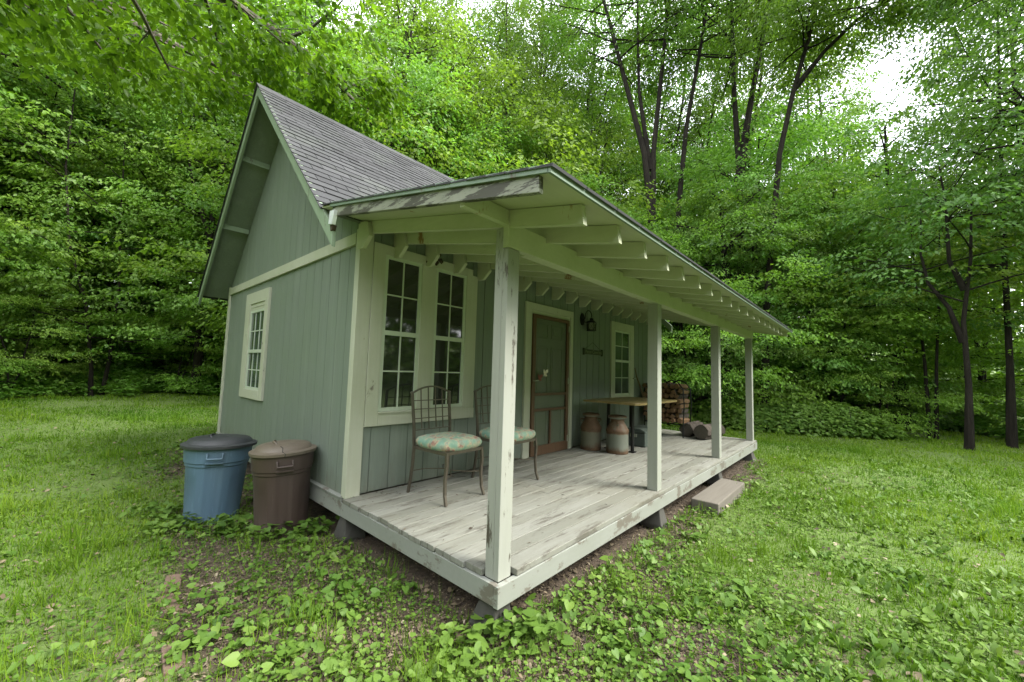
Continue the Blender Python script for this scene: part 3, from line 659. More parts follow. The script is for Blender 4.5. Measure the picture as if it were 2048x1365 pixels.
# ------------------------------------------------------------------ milk cans
def milk_can(label, x, y, mat, rz, rr=.152, h=.535, squat=1.0):
    t = thing('milk_can', label, 'milk can', (x, y, .003), rz, 'old milk cans on the porch')
    MB().lathe([(rr*.97, 0), (rr, .012), (rr*1.0, .10), (rr*.995, .30), (rr*1.03, .305), (rr*1.04, .315), (rr*1.03, .335), (rr*.98, .345), (rr*.80, .40), (rr*.66, .43), (rr*.62, .46), (rr*.64, .495)], (0, 0, 0), 32).build('can_body', mat, t, smooth=True)
    MB().lathe([(rr*.66, .485), (rr*.82, .492), (rr*.86, .515), (rr*.82, .53), (rr*.7, .537), (rr*.5, .528), (rr*.1, .526)], (0, 0, 0), 32).build('can_lid', mat, t, smooth=True)
    for s_ in (-1, 1):
        MB().tube([(s_*rr*.78, 0, .40), (s_*(rr*.98), 0, .415), (s_*(rr*1.06), 0, .44), (s_*(rr*.98), 0, .455), (s_*rr*.66, 0, .45)], .008, 6).build('handle', mat, t)
    return t
milk_can('rusty brown milk can with side handles standing nearest the door', 3.65, 1.57, M['can_a'], R(-40))
milk_can('grey galvanised milk can with rust at its rim and foot under the table end', 3.72, 1.17, M['can_b'], R(30), .157)

# table
tb = thing('porch_table', 'long wooden topped table on black iron pedestals against the porch wall', 'table', (0, 0, 0))
MB().extrude([(3.50, .80, .718), (3.56, .75, .718), (4.98, .75, .718), (5.02, .80, .718), (5.02, 1.62, .718), (3.50, 1.62, .718)], (0, 0, .03)).build('table_top', M['table_wood'], tb, bevel=.006)
for lx_ in (3.92, 4.70):
    for ly_ in (1.42, 1.03):
        MB().tube([(lx_, ly_, .004), (lx_, ly_, .70)], .026, 12).box(lx_-.045, lx_+.045, ly_-.045, ly_+.045, .003, .016).build('leg', M['iron'], tb)
    MB().box(lx_-.04, lx_+.04, .86, 1.56, .695, .717).build('top_bracket', M['iron'], tb)
# box under the table
bx = thing('storage_box', 'grey green metal box with rounded lid under the table', 'box', (0, 0, 0))
MB().box(4.42, 4.95, 1.05, 1.42, .003, .22).build('box_body', M['grey_box'], bx, bevel=.015)
MB().extrude([(4.41, 1.04, .221), (4.41, 1.43, .221), (4.41, 1.43, .25), (4.41, 1.34, .285), (4.41, 1.13, .285), (4.41, 1.04, .25)], (.55, 0, 0)).build('box_lid', M['grey_box'], bx, bevel=.01)
MB().box(4.395, 4.409, 1.18, 1.29, .15, .20).build('latch', M['brass'], bx)
t_ = MB().box(4.16, 4.24, 1.40, 1.50, .003, .075).build('wooden_block', M['step'], bevel=.004); tag(t_, 'small pale wooden block on the deck behind the table leg', 'block')
# stick leaning on the wall
tag(MB().tube([(5.66, 1.79, 1.27), (5.70, 1.78, 1.12), (5.80, 1.74, .9), (5.86, 1.70, .7), (5.93, 1.62, .35), (5.96, 1.50, .01)], [.008, .012, .014, .015, .016, .017], 7).build('walking_stick', M['stick'], smooth=True), 'crooked brown stick leaning on the wall right of the small window', 'stick')
MB().box(5.665, 5.72, D-.06, D-.001, 1.03, 1.05).box(5.665, 5.69, D-.012, D-.0012, .99, 1.029)
tag(MB().box(5.58, 5.66, D-.06, D-.001, 1.06, 1.075).box(5.58, 5.60, D-.012, D-.0012, 1.0, 1.0595).build('wall_hook', M['brass']), 'small metal hook fixed to the wall by the leaning stick', 'hook')

# firewood rack
rk = thing('firewood_rack', 'black steel hoop rack holding split firewood at the far end of the porch', 'rack', (0, 0, 0))
XR0, XR1, YA, YB = 5.95, 6.35, .98, 1.72
for X_ in (XR0, XR1):
    MB().tube([(X_, YA, .26), (X_, YA-.02, .60), (X_, YA, .90), (X_, YA+.10, 1.03), (X_, YA+.22, 1.06), (X_, YA+.32, 1.0)], .011, 8).tube([(X_, YB, .26), (X_, YB+.02, .60), (X_, YB, .90), (X_, YB-.10, 1.03), (X_, YB-.22, 1.06), (X_, YB-.32, 1.0)], .011, 8).tube([(X_, YA, .24), (X_, YB, .24)], .012, 6).build('hoop', M['iron'], rk, smooth=True)
    for yy in (YA, YB): MB().tube([(X_, yy, .003), (X_, yy, .26)], .013, 6).build('leg', M['iron'], rk)
MB().tube([(XR0, YA, .245), (XR1, YA, .245)], .011, 6).tube([(XR0, YB, .245), (XR1, YB, .245)], .011, 6).build('rail', M['iron'], rk)
rf = random.Random(3); logs = []
def split_log(seed, r_):
    q = random.Random(seed); n = q.choice([4, 5, 6]); a0 = q.uniform(0, 6)
    prof = [(r_*q.uniform(.75, 1.1)*math.cos(a0+2*PI*k/n), r_*q.uniform(.75, 1.1)*math.sin(a0+2*PI*k/n)) for k in range(n)]
    m = MB(); pts = [(-.24, a, b) for a, b in prof]; m.extrude(pts, (.48, 0, 0))
    m.mi = [0]*len(m.mi); 
    for i in range(2, 2+n//2): m.mi[i] = 1
    return m
protos = [split_log(i, .058) for i in range(6)]
meshes = []
cnt = 0; z = .30
while z < 1.0:
    yy = YA+.06+(.03 if cnt % 2 else 0)
    while yy < YB-.03:
        i = rf.randrange(6); nm = 'firewood_log'
        if len(meshes) < 6:
            ob = protos[len(meshes)].build(nm, [M['log'], M['log_bark']], loc=(0, 0, 0), bevel=.006); meshes.append(ob)
        else:
            ob = meshes[i].copy(); col.objects.link(ob)
        ob.location = (6.15+rf.uniform(-.05, .05), yy, z); ob.rotation_euler = (rf.uniform(0, 6), rf.uniform(-.06, .06), rf.uniform(-.08, .08))
        tag(ob, 'split firewood piece stacked in the hoop rack', 'firewood', 'split firewood stacked in the rack')
        yy += .103
    z += .092; cnt += 1
# two logs lying on the deck
def big_log(label, x, y, r_, ln, rz):
    t = thing('log', label, 'log', (x, y, r_+.004), rz, 'cut logs lying at the porch end')
    q = random.Random(int(r_*1e4)); N = 20; off = [1+.09*math.sin(2*a+q.uniform(0, 6))+q.uniform(-.03, .03) for a in np.linspace(0, 2*PI, N, endpoint=False)]
    vs = []
    for i in range(6):
        for k in range(N):
            a = 2*PI*k/N; vs.append((ln*i/5, r_*off[k]*math.cos(a)*(1+.02*math.sin(i*2+k)), r_*off[k]*math.sin(a)*.96))
    fs = [(i*N+k, i*N+(k+1) % N, (i+1)*N+(k+1) % N, (i+1)*N+k) for i in range(5) for k in range(N)]
    MB().add(vs, fs).build('bark', M['log_bark'], t, smooth=True)
    m = MB(); e = [(-.003, r_*off[k]*math.cos(2*PI*k/N)*.97, r_*off[k]*math.sin(2*PI*k/N)*.93) for k in range(N)]; m.extrude(e, (.01, 0, 0)); m.build('cut_end', M['log_end'], t); m = MB()
    e = [(ln-.007, p[1], p[2]) for p in e]; m.extrude(e, (.01, 0, 0)); m.build('cut_end', M['log_end'], t)
big_log('thick cut log with a grey face, the front one at the porch end', 6.02, .70, .135, .62, R(-12))
big_log('browner cut log lying behind the front log, nearer the firewood', 6.17, 1.00, .13, .58, R(-5))
# ------------------------------------------------------------------ trash cans
def trash_can(label, x, y, rz, body, lid, h, r0, r1, rl, tilt, crack=False):
    z0 = float(gz(x, y))-.02
    t = thing('trash_can', label, 'trash can', (x, y, z0), rz); t.rotation_euler = (tilt[0], tilt[1], rz)
    def mod(th, z): 
        q = .0
        for c_ in (0, PI):      # recessed handle bays
            d_ = abs((th-c_+PI) % (2*PI)-PI)
            if z < h*.80 and d_ < .24: q -= .035
        if .12 < z < h*.62 and abs(abs((th+PI) % (2*PI)-PI)-PI/2) < .95 and abs(abs((th+PI) % (2*PI)-PI)-PI/2) > .3: q -= .022
        return 1+q
    pr = []
    for z, s_ in ((0, 0), (.012, .008), (.11, 0), (.13, 0), (h*.60, 0), (h*.625, 0), (h*.745, .0), (h*.755, .010), (h*.79, .010), (h*.80, .018), (h*.97, .018), (h*.985, .028), (h, .028)):
        pr.append((r0+(r1-r0)*z/h+s_, z))
    b_ = MB().lathe(pr, (0, 0, 0), 96, mod=mod).build('can_body', body, t, smooth=True)
    for s_ in (-1, 1):
        X_ = s_*(r1+.018)
        MB().tube([(X_*1.0, -.06, h*.93), (X_+s_*.026, -.058, h*.865), (X_+s_*.026, .058, h*.865), (X_*1.0, .06, h*.93)], .010, 8).box(min(X_-s_*.01, X_+s_*.008), max(X_-s_*.01, X_+s_*.008), -.07, .07, h*.80, h*.815).build('handle', body, t)
    l_ = MB().lathe([(rl-.004, -.014), (rl+.006, -.012), (rl+.008, .012), (rl-.012, .020), (rl-.03, .024), (rl-.05, .052), (rl-.075, .064), (rl*.5, .076), (rl*.15, .080), (.004, .080)], (0, 0, h), 64,
                    mod=lambda th, z: 1+.01*math.sin(3*th)).build('lid', lid, t, smooth=True)
    MB().tube([(-.10, .06, h+.070), (-.09, .07, h+.084), (0, .085, h+.090), (.09, .07, h+.084), (.10, .06, h+.070)], .010, 6).build('lid_handle', lid, l_)
    if crack:
        MB().tube([(-(rl+.0085), .005, h-.012), (-(rl+.008), .0, h+.010), (-(rl-.03), .022, h+.026), (-(rl-.052), .018, h+.055), (-(rl-.09), .035, h+.068)], .0035, 4).build('crack', M['crack'], l_)
    return t
camaz = lambda x, y: math.atan2(CAM[1]-y, CAM[0]-x)+PI
trash_can('blue trash can with a black domed lid beside the cabin side wall', -.655, 3.26, camaz(-.655, 3.26)+R(-6), M['bin_blue'], M['lid_black'], .735, .215, .262, .305, (R(1.5), R(1)))
trash_can('dark brown trash can with a faded tan cracked lid, nearest the porch corner', -.275, 2.50, camaz(-.275, 2.5)+R(4), M['bin_brown'], M['lid_tan'], .735, .210, .240, .270, (R(-2), R(1)), True)
jug = MB().lathe([(.05, 0), (.085, .02), (.09, .12), (.085, .20), (.05, .25), (.02, .27), (.02, .30)], (0, 0, 0), 16).build('plastic_jug', M['white_plastic'], smooth=True); jug.location = (-.22, 2.98, float(gz(-.2, 3))-.01)
tag(jug, 'white plastic jug on the ground between the two trash cans', 'jug')

# ------------------------------------------------------------------ piers, step, bricks
def pier(label, x, y, h_=.21, w=.13, rz=0):
    z0 = -.158-h_; m = MB(); w *= .88; a, b = w, w*.66
    vs = [(-a, -a, 0), (a, -a, 0), (a, a, 0), (-a, a, 0), (-a, -a, .05), (a, -a, .05), (a, a, .05), (-a, a, .05), (-b, -b, h_), (b, -b, h_), (b, b, h_), (-b, b, h_)]
    q = random.Random(int(x*100)); vs = [(a_+q.uniform(-.014, .014), b_+q.uniform(-.014, .014), c_+q.uniform(-.008, .004)*(c_ > .01)) for a_, b_, c_ in vs]
    m.add(vs, [(0, 3, 2, 1), (8, 9, 10, 11)]+[(i, (i+1) % 4, 4+(i+1) % 4, 4+i) for i in range(4)]+[(4+i, 4+(i+1) % 4, 8+(i+1) % 4, 8+i) for i in range(4)])
    o = m.build('concrete_pier', M['concrete'], loc=(0, 0, 0), bevel=.01); o.location = (x, y, z0); o.rotation_euler = (0, 0, rz)
    tag(o, label, 'pier', 'concrete piers under the deck')
pier('mossy concrete pier under the front corner post of the porch', .07, .10, .19, .10, R(8))
pier('concrete pier under the porch side where it meets the cabin wall', .06, 1.86, .22, .11)
pier('concrete pier under the deck edge below the second porch post', 2.36, .07, .21, .12)
pier('concrete pier under the deck edge behind the wooden step', 4.55, .08, .21, .11)
pier('concrete pier under the far front corner of the deck', 6.62, .09, .24, .15)
tag(MB().box(3.16, 4.42, -.32, -.03, -.42, -.245).build('porch_step', M['step'], bevel=.012), 'low weathered timber step in front of the deck', 'step')
for i, (x, y, rz, lab) in enumerate(((-1.12, 1.92, 78, 'worn brick with a pale end poking from the weeds, far end of the edging'), (-1.17, 1.66, 95, 'flat worn brick next in line behind the nearest edging brick'), (-1.22, 1.10, 86, 'half buried brick of the edging nearest the viewer'))):
    o = MB().box(-.11, .11, -.045, .045, -.04, .03).build('brick', M['brick'], loc=(0, 0, 0), bevel=.008); o.location = (x, y, float(gz(x, y))-.004); o.rotation_euler = (R(4), R(-3), R(rz)); tag(o, lab, 'brick', 'old bricks edging the bed')

# ------------------------------------------------------------------ trees
def dirv(az, el): return np.array([math.cos(el)*math.cos(az), math.cos(el)*math.sin(az), math.sin(el)])
def leaves_from_sprays(r_, P, Dr, Ls, leaf, nl=9, spread=.62, droop=.22, templ=LEAF, aspect=1.0, tmean=.45):
    """fans of leaves: three twigs per spray, leaves alternate along each twig"""
    P = np.array(P); Dr = np.array(Dr); Ls = np.array(Ls); out_p = []; out_d = []; out_s = []; out_t = []
    N = len(P); st = np.clip(r_.normal(tmean, .2, N), 0, 1)
    for ang, f0, f1 in ((0, .1, 1), (spread, .25, .85), (-spread, .25, .85)):
        c, s_ = math.cos(ang), math.sin(ang)
        d = np.stack([Dr[:, 0]*c-Dr[:, 1]*s_, Dr[:, 0]*s_+Dr[:, 1]*c, Dr[:, 2]], 1)
        for j in range(nl):
            t = f0+(f1-f0)*(j+r_.uniform(0, 1, N))/nl
            p = P+d*(t*Ls)[:, None]; p[:, 2] -= droop*Ls*t*t; p += r_.normal(0, .035, (N, 3))
            sa = (1 if j % 2 else -1)*r_.uniform(.5, 1.2, N); ca, sn = np.cos(sa), np.sin(sa)
            ld = np.stack([d[:, 0]*ca-d[:, 1]*sn, d[:, 0]*sn+d[:, 1]*ca, d[:, 2]-r_.uniform(.1, 1.25, N)], 1)
            out_p.append(p); out_d.append(ld); out_s.append(leaf*r_.uniform(.7, 1.3, N)); out_t.append(np.clip(st+r_.normal(0, .16, N), 0, 1))
    p = np.concatenate(out_p); d = np.concatenate(out_d); s_ = np.concatenate(out_s); t = np.concatenate(out_t)
    up = np.stack([r_.normal(0, .7, len(p)), r_.normal(0, .7, len(p)), np.ones(len(p))], 1)
    return (place(templ[0], p, d, up, s_, s_*aspect), templ[1], t)
def grow(seed, H, r0, c0, cr, nlimb, leaf=.14, nspray=5, spl=1.0, nl=8, stems=1, lean=.04, up=.5, top_only=False, fine=False, droop=.22, trunk_pts=None, sides=8):
    """returns trunk MB and spray lists"""
    r_ = np.random.default_rng(seed); tm = MB(); P = []; Dr = []; Ls = []
    stl = []
    if trunk_pts: stl = trunk_pts
    else:
        for s_ in range(stems):
            az = r_.uniform(0, 2*PI); n = 9; pts = []; x = y = 0.0
            ls = lean*(1 if stems == 1 else 3.0)
            for i in range(n):
                t = i/(n-1); pts.append((x, y, H*t)); x += math.cos(az)*ls*H/n+r_.normal(0, .012*H); y += math.sin(az)*ls*H/n+r_.normal(0, .012*H)
            pts[0] = (r_.normal(0, .1)*(stems > 1), r_.normal(0, .1)*(stems > 1), -.3)
            stl.append((pts, r0*(1 if stems == 1 else .75)))
    for pts, rr in stl:
        n = len(pts); rad = [rr*(1-.86*(i/(n-1))**1.1)+.008 for i in range(n)]; rad[0] *= 1.35
        tm.tube(pts, rad, sides); A = np.array(pts, float); zt = A[-1, 2]
        for k in range(max(2, nlimb//len(stl))):
            t = c0+(1-c0)*((k+r_.uniform(0, 1))/max(2, nlimb//len(stl))); f = t*(n-1); i = min(int(f), n-2); b = A[i]+(A[i+1]-A[i])*(f-i)
            q = (t-c0)/(1-c0); prof = (.55+.9*q*(1-q)*2-.45*q)
            az = k*2.399+r_.normal(0, .35); ln = cr*prof*r_.uniform(.7, 1.15)+.3
            el = up*(.25+.9*q)+r_.normal(0, .12); m = 5; lp = [b]; d = dirv(az, el)
            for j in range(m):
                d = d+np.array([r_.normal(0, .10), r_.normal(0, .10), -.05 if q < .6 else .03]); d /= np.linalg.norm(d); lp.append(lp[-1]+d*ln/m)
            lr = max(.012, rad[i]*.42); tm.tube(lp, [lr*(1-.8*j/m)+.004 for j in range(m+1)], 5, cap=False)
            lp = np.array(lp)
            def along(s0): ff = s0*(m); ii = min(int(ff), m-1); return lp[ii]+(lp[ii+1]-lp[ii])*(ff-ii), (lp[ii+1]-lp[ii])/np.linalg.norm(lp[ii+1]-lp[ii])
            nb_ = max(3, int(ln*1.6))
            for j in range(nb_):
                s0 = .22+.75*(j+r_.uniform())/nb_; p, dd = along(s0); aa = math.atan2(dd[1], dd[0])+(1 if j % 2 else -1)*r_.uniform(.45, 1.15)
                bl = (.28+.25*(1-s0))*ln*r_.uniform(.7, 1.2)+.15; e = p+dirv(aa, r_.uniform(-.05, .35))*bl
                tm.tube([p, (p+e)/2+np.array([0, 0, .04*bl]), e], [lr*.3, lr*.2, .003], 4, cap=False)
                for u in range(nspray):
                    v = (u+1)/nspray; P.append(p+(e-p)*v+r_.normal(0, .06, 3)); ang = aa+r_.normal(0, .7); dz = r_.uniform(-.25, .2); Dr.append(dirv(ang, dz)); Ls.append(spl*r_.uniform(.55, 1.1))
            P.append(lp[-1]); dd = lp[-1]-lp[-2]; Dr.append(dd/np.linalg.norm(dd)); Ls.append(spl)
    return tm, P, Dr, Ls, r_
def tree(name, label, cat, loc, rz, mat, bark_m, seed, leaf=.14, nl=8, aspect=1.0, droop=.22, tmean=.45, templ=LEAF, group=None, **kw):
    t = thing(name, label, cat, loc, rz, group)
    tm, P, Dr, Ls, r_ = grow(seed, leaf=leaf, **kw)
    tm.build('trunk', bark_m, t, smooth=True)
    big_mesh('crown', [leaves_from_sprays(r_, P, Dr, Ls, leaf, nl, droop=droop, aspect=aspect, tmean=tmean, templ=templ)], mat, t)
    return t
def polar(az, dist, dz=0):
    x = CAM[0]+dist*math.cos(R(az)); y = CAM[1]+dist*math.sin(R(az)); return (x, y, float(gz(x, y))+dz)
# --- prototypes, moved to their first place
G_L = 'tall leafy trees in the wood left of the cabin'; G_C = 'tall leafy trees in the wood behind the cabin roof'; G_R = 'tall leafy trees in the wood right of the porch'
LAB = {G_L: 'tall leafy green tree of the dense wood left of the cabin', G_C: 'tall leafy green tree of the wood rising behind the cabin roof', G_R: 'tall leafy green tree of the wood right of the porch'}
protos = [
    dict(H=19, r0=.22, c0=.36, cr=5.0, nlimb=40, leaf=.14, nspray=5, spl=1.15, nl=9, mat='leaf_a', seed=21),
    dict(H=17, r0=.20, c0=.30, cr=4.6, nlimb=38, leaf=.135, nspray=5, spl=1.1, nl=9, mat='leaf_b', seed=22),
    dict(H=20, r0=.25, c0=.38, cr=5.2, nlimb=38, leaf=.14, nspray=5, spl=1.1, nl=9, mat='leaf_c', seed=23),
    dict(H=13, r0=.13, c0=.10, cr=3.6, nlimb=38, leaf=.100, nspray=6, spl=1.0, nl=12, mat='leaf_b', seed=24, stems=2),
    dict(H=19, r0=.15, c0=.25, cr=4.2, nlimb=40, leaf=.125, nspray=6, spl=1.0, nl=9, mat='leaf_a', seed=25, stems=2, up=.9),
]
used = [None]*len(protos)
def put(kind, az, dist, sc, group, rz=None):
    p = protos[kind]; rz = rnd.uniform(0, 6.28) if rz is None else rz; loc = polar(az, dist)
    if used[kind] is None:
        kw = {k: v for k, v in p.items() if k not in ('mat', 'seed')}
        o = tree('leafy_tree', LAB[group], 'tree', loc, rz, M[p['mat']], M['bark'], p['seed'], group=group, **kw); o.scale = (sc, sc, sc); used[kind] = o
    else: dup(used[kind], loc, rz, sc, LAB[group], group)
# left wood  (az 58..104)
for az, d_, k, sc in ((101, 20.2, 0, 1.03), (95.5, 23.2, 2, 1.03), (91, 20.7, 1, 1.03), (86, 24.2, 0, 1.08), (82, 20.7, 3, 1.13), (77.5, 23.2, 2, 1.08), (73, 20.7, 1, 1.03), (68.5, 23.2, 0, 1.08), (64, 18.0, 3, 1.19), (60, 20.0, 2, 1.03),
                      (103.5, 21.7, 3, 0.97), (98.5, 22.2, 3, 1.08), (93, 21.7, 3, 0.97), (88.5, 22.2, 3, 1.08), (84, 22.0, 3, 0.97), (75, 21.7, 3, 1.03), (98, 30.2, 1, 1.24), (88, 31.2, 2, 1.30), (79, 30.2, 0, 1.30), (70, 31.2, 1, 1.30), (62, 28.0, 2, 1.24), (106, 27.2, 2, 1.08), (109, 18.2, 3, 1.08)):
    put(k, az, d_, sc, G_L)
for az, d_, k, sc in ((57, 17, 1, .95), (53, 20, 0, 1.0), (49, 18, 3, 1.15), (46.5, 22, 2, 1.05), (41, 21, 3, 1.0), (37, 21, 1, .95), (33.5, 18, 3, 1.0), (30, 21, 0, .80), (54, 28, 0, 1.2), (46, 29, 4, 1.3), (38, 30, 4, 1.25), (31, 29, 4, 1.2), (43, 24, 4, 1.3), (34, 24, 4, 1.3), (39, 26, 0, 1.15), (50.5, 24, 2, 1.2)):
    put(k, az, d_, sc, G_C)
for az, d_, k, sc in ((27, 19, 3, .78), (23, 20, 3, .72), (19.5, 19, 1, .50), (16, 20, 3, .74), (12.5, 19, 3, .66), (8.5, 20, 1, .56), (4.5, 19, 3, .72), (1.0, 22, 1, .64), (-3.5, 24, 1, .62), (-8, 24, 3, .85), (-12.5, 22, 0, .8),
                      (24, 24, 4, 1.3), (18.5, 25, 4, 1.25), (14, 26, 4, 1.25), (29, 25, 4, 1.15), (25, 30, 4, 1.2), (20.5, 31, 4, .95), (16, 31, 4, 1.15), (9.5, 31, 4, 1.1), (3.5, 27, 4, 1.08), (.5, 29, 4, .98), (-2.5, 31, 0, .68), (-7, 31, 1, .72), (-15, 25, 2, .95)):
    put(k, az, d_, sc, G_R)
# --- distinct dark stemmed trees
def stem_tree(label, az0, dist, stems, r0, mat, seed, **kw):
    """stems: list of [(az, el), ...] sight lines resolved at this tree's own distance"""
    bx_, by_, bz_ = polar(az0, dist)
    st = []
    for lst, rr in stems:
        pts = []
        for (az, el, dd) in lst:
            D_ = dist+dd; pts.append((CAM[0]+D_*math.cos(R(az))-bx_, CAM[1]+D_*math.sin(R(az))-by_, CAM[2]+D_*math.tan(R(el))-bz_))
        st.append((pts, rr))
    return tree('dark_stemmed_tree', label, 'tree', (bx_, by_, bz_), 0, M[mat], M['bark'], seed, trunk_pts=st, H=10, r0=r0, **kw)
ft = dict(c0=.66, cr=3.4, nlimb=70, leaf=.11, nspray=5, spl=.95, nl=9, up=.5, aspect=.9, droop=.35)
stem_tree('dark trunked tree forking into several tall stems high behind the porch roof, left one', 22.5, 15,
          [([(22.4, -6, 0), (22.4, 5, 0), (22.3, 20, 0), (23.4, 29, 0), (26.5, 38, .3), (29.5, 45, .6), (31, 51, 1)], 0.164),
           ([(22.5, -6, .1), (22.3, 20, .1), (22.2, 29, .1), (21, 38, .2), (20.0, 44, .2), (19, 50, .3)], 0.125),
           ([(22.6, 27, .1), (24.2, 36, .4), (24.5, 44, .6), (25, 50, 1)], 0.070)], .2, 'leaf_a', 41, **ft)
stem_tree('dark slender leaning trunk right of the forked tree above the porch roof', 19.0, 15.5,
          [([(19.0, -6, 0), (19.0, 8, 0), (18.9, 22, 0), (17.9, 31, 0), (16.2, 38, 0), (14.6, 44, 0), (13, 49, 0)], 0.117)], .15, 'leaf_a', 42, **{**ft, 'nlimb': 30})
stem_tree('dark tree with a wide V fork standing over the far end of the porch roof', 11.8, 16,
          [([(11.6, -6, 0), (11.6, 8, 0), (11.5, 24, 0), (12.0, 33, 0), (12.2, 42, .2), (12.3, 48, .4)], 0.148),
           ([(11.6, 24, .05), (10.4, 31, .1), (8.9, 37, .2), (7.4, 43, .4), (6.5, 48, .6)], 0.117)], .18, 'leaf_a', 43, **{**ft, 'nlimb': 64})
stem_tree('dark tree leaning right with long limbs reaching across the sky gap', 7.5, 14.5,
          [([(9.4, -6, 0), (8.8, 10, 0), (7.2, 26, 0), (5.6, 32, 0), (3.6, 37, 0), (2.0, 42, 0), (1, 47, 0)], 0.095),
           ([(5.6, 32, .05), (2.5, 34.5, .1), (-.5, 36, .1), (-4, 36.5, .1), (-7, 36, .1)], 0.06)], .18, 'leaf_a', 44, **{**ft, 'nlimb': 70, 'c0': .58, 'cr': 2.3})
ft2 = dict(c0=.45, cr=2.6, nlimb=24, leaf=.12, nspray=4, spl=.9, nl=7, up=.5)
stem_tree('slim dark tree with a crooked side stem standing on the lawn edge at far right', -7.0, 14.5,
          [([(-7.1, -6.5, 0), (-7.3, 0, 0), (-7.2, 6, 0), (-7.9, 12, 0), (-8.2, 18, 0),], .065),
           ([(-7.1, 4, .02), (-6.3, 7.5, 0), (-5.0, 10, 0), (-4.6, 13, 0), (-4.8, 18, 0)], 0.047),
           ([(-7.4, 9, .02), (-6.5, 12, 0), (-6.5, 17, 0), (-6.2, 21, 0)], 0.047)], .12, 'leaf_c', 45, **ft2)
stem_tree('straight dark trunk at the right edge of the picture in the wood', -10.0, 16.5,
          [([(-9.6, -6, 0), (-9.8, 2, 0), (-9.9, 12, 0), (-10.2, 24, 0), (-10.5, 32, 0)], .075)], .15, 'leaf_c', 46, **ft2)
stem_tree('thick pale barked trunk standing in the wood behind the leafy hedge', -2.7, 19,
          [([(-2.7, -5.5, 0), (-2.7, 2, 0), (-2.6, 10, 0), (-2.4, 18, 0), (-2.4, 26, 0)], 0.187)], .2, 'leaf_c', 47, **{**ft2, 'nlimb': 12})
stem_tree('thin pair of stems rising between the hedge and the pale trunk', -4.4, 17,
          [([(-4.6, -6, 0), (-4.5, 2, 0), (-4.2, 8, 0), (-4, 16, 0)], 0.043), ([(-5.0, -6, 0), (-5.3, 2, 0), (-5.8, 10, 0), (-6, 16, 0)], 0.039)], .1, 'leaf_b', 48, **ft2)
stem_tree('broad dark trunk seen between the last two porch posts', 13.3, 14.5,
          [([(13.4, -6, 0), (13.4, 4, 0), (13.3, 14, 0), (13.8, 22, 0)], 0.203)], .25, 'leaf_c', 49, **{**ft2, 'c0': .5, 'nlimb': 10})
stem_tree('slender dark tree with two thin stems in front of the left wood', 88.6, 17.3,
          [([(88.6, -5, 0), (88.8, -1, 0), (89.6, 5, 0), (91.2, 11, 0), (92, 18, 0), (92, 26, 0)], 0.051), ([(88.0, -5, .1), (87.6, 0, .1), (87.5, 8, .1), (87.9, 14, .1), (88.2, 22, .1)], 0.047)], .1, 'leaf_a', 50, **{**ft2, 'nlimb': 22, 'c0': .25})
stem_tree('dark crooked tree just left of the roof peak in the left wood', 80.5, 17,
          [([(80.6, -4, 0), (80.5, 8, 0), (80.4, 18, 0), (79.5, 25, 0), (78.5, 33, 0), (78.5, 40, 0)], 0.101), ([(80.5, 14, .05), (82.5, 20, 0), (84, 26, 0), (84.5, 33, 0)], 0.055)], .1, 'leaf_c', 51, **{**ft2, 'c0': .4, 'nlimb': 20})
stem_tree('pair of thin dark trunks against the sky gap behind the roof ridge', 43.4, 18,
          [([(43.6, -3, 0), (43.8, 12, 0), (43.9, 28, 0), (44, 38, 0), (44.5, 46, 0)], 0.086), ([(42.2, -3, 0), (42.2, 14, 0), (41.6, 27, 0), (39.6, 35, 0), (38.5, 43, 0)], 0.078)], .1, 'leaf_a', 52, **{**ft, 'nlimb': 44, 'c0': .5})
# --- understorey saplings with layered, bright branches at the wood's edge
SAP = [dict(H=5.6, r0=.05, c0=.10, cr=2.5, nlimb=26, leaf=.075, nspray=6, spl=.75, nl=14, up=.35, mat='leaf_b', seed=61, stems=2),
       dict(H=7.5, r0=.07, c0=.12, cr=3.0, nlimb=32, leaf=.078, nspray=6, spl=.8, nl=14, up=.4, mat='leaf_bush', seed=62),
       dict(H=4.2, r0=.04, c0=.08, cr=2.2, nlimb=22, leaf=.075, nspray=6, spl=.7, nl=14, up=.3, mat='leaf_b', seed=63, stems=2)]
sused = [None]*3
SG = {'l': ('understorey saplings along the left wood edge', 'layered leafy sapling along the edge of the left wood'), 'c': ('understorey saplings behind the cabin', 'layered leafy sapling rising just behind the cabin'), 'r': ('understorey saplings along the right wood edge', 'layered leafy sapling along the wood edge right of the porch')}
def sap(k, az, dist, sc, g, label=None):
    p = SAP[k]; loc = polar(az, dist); rz = rnd.uniform(0, 6.28)
    if sused[k] is None:
        kw = {a: b for a, b in p.items() if a not in ('mat', 'seed')}
        o = tree('sapling', label or SG[g][1], 'sapling', loc, rz, M[p['mat']], M['bark'], p['seed'], **kw); o.scale = (sc,)*3; sused[k] = o
    else: o = dup(sused[k], loc, rz, sc)
    o['label'] = label or SG[g][1]
    if label: 
        if 'group' in o: del o['group']
    else: o['group'] = SG[g][0]
for az, d_, k, sc in ((101, 20.0, 1, 1.35), (96, 20.2, 0, 1.62), (91.5, 20.6, 2, 1.73), (87, 19.8, 1, 1.30), (83.5, 20.6, 0, 1.73), (80, 19.8, 2, 1.62), (106, 19.8, 1, 1.30), (89.5, 22.0, 1, 1.62), (94, 22.0, 1, 1.62), (98.5, 22.0, 0, 1.94), (85, 22.0, 1, 1.73), (76, 17.5, 1, 1.40), (71, 17.5, 0, 1.73), (66, 17.5, 1, 1.51), (97, 17.6, 2, 0.67), (82, 17.4, 2, 0.71), (93.5, 17.4, 0, 0.59), (78.5, 17.6, 0, 0.65)): sap(k, az, d_, sc, 'l')
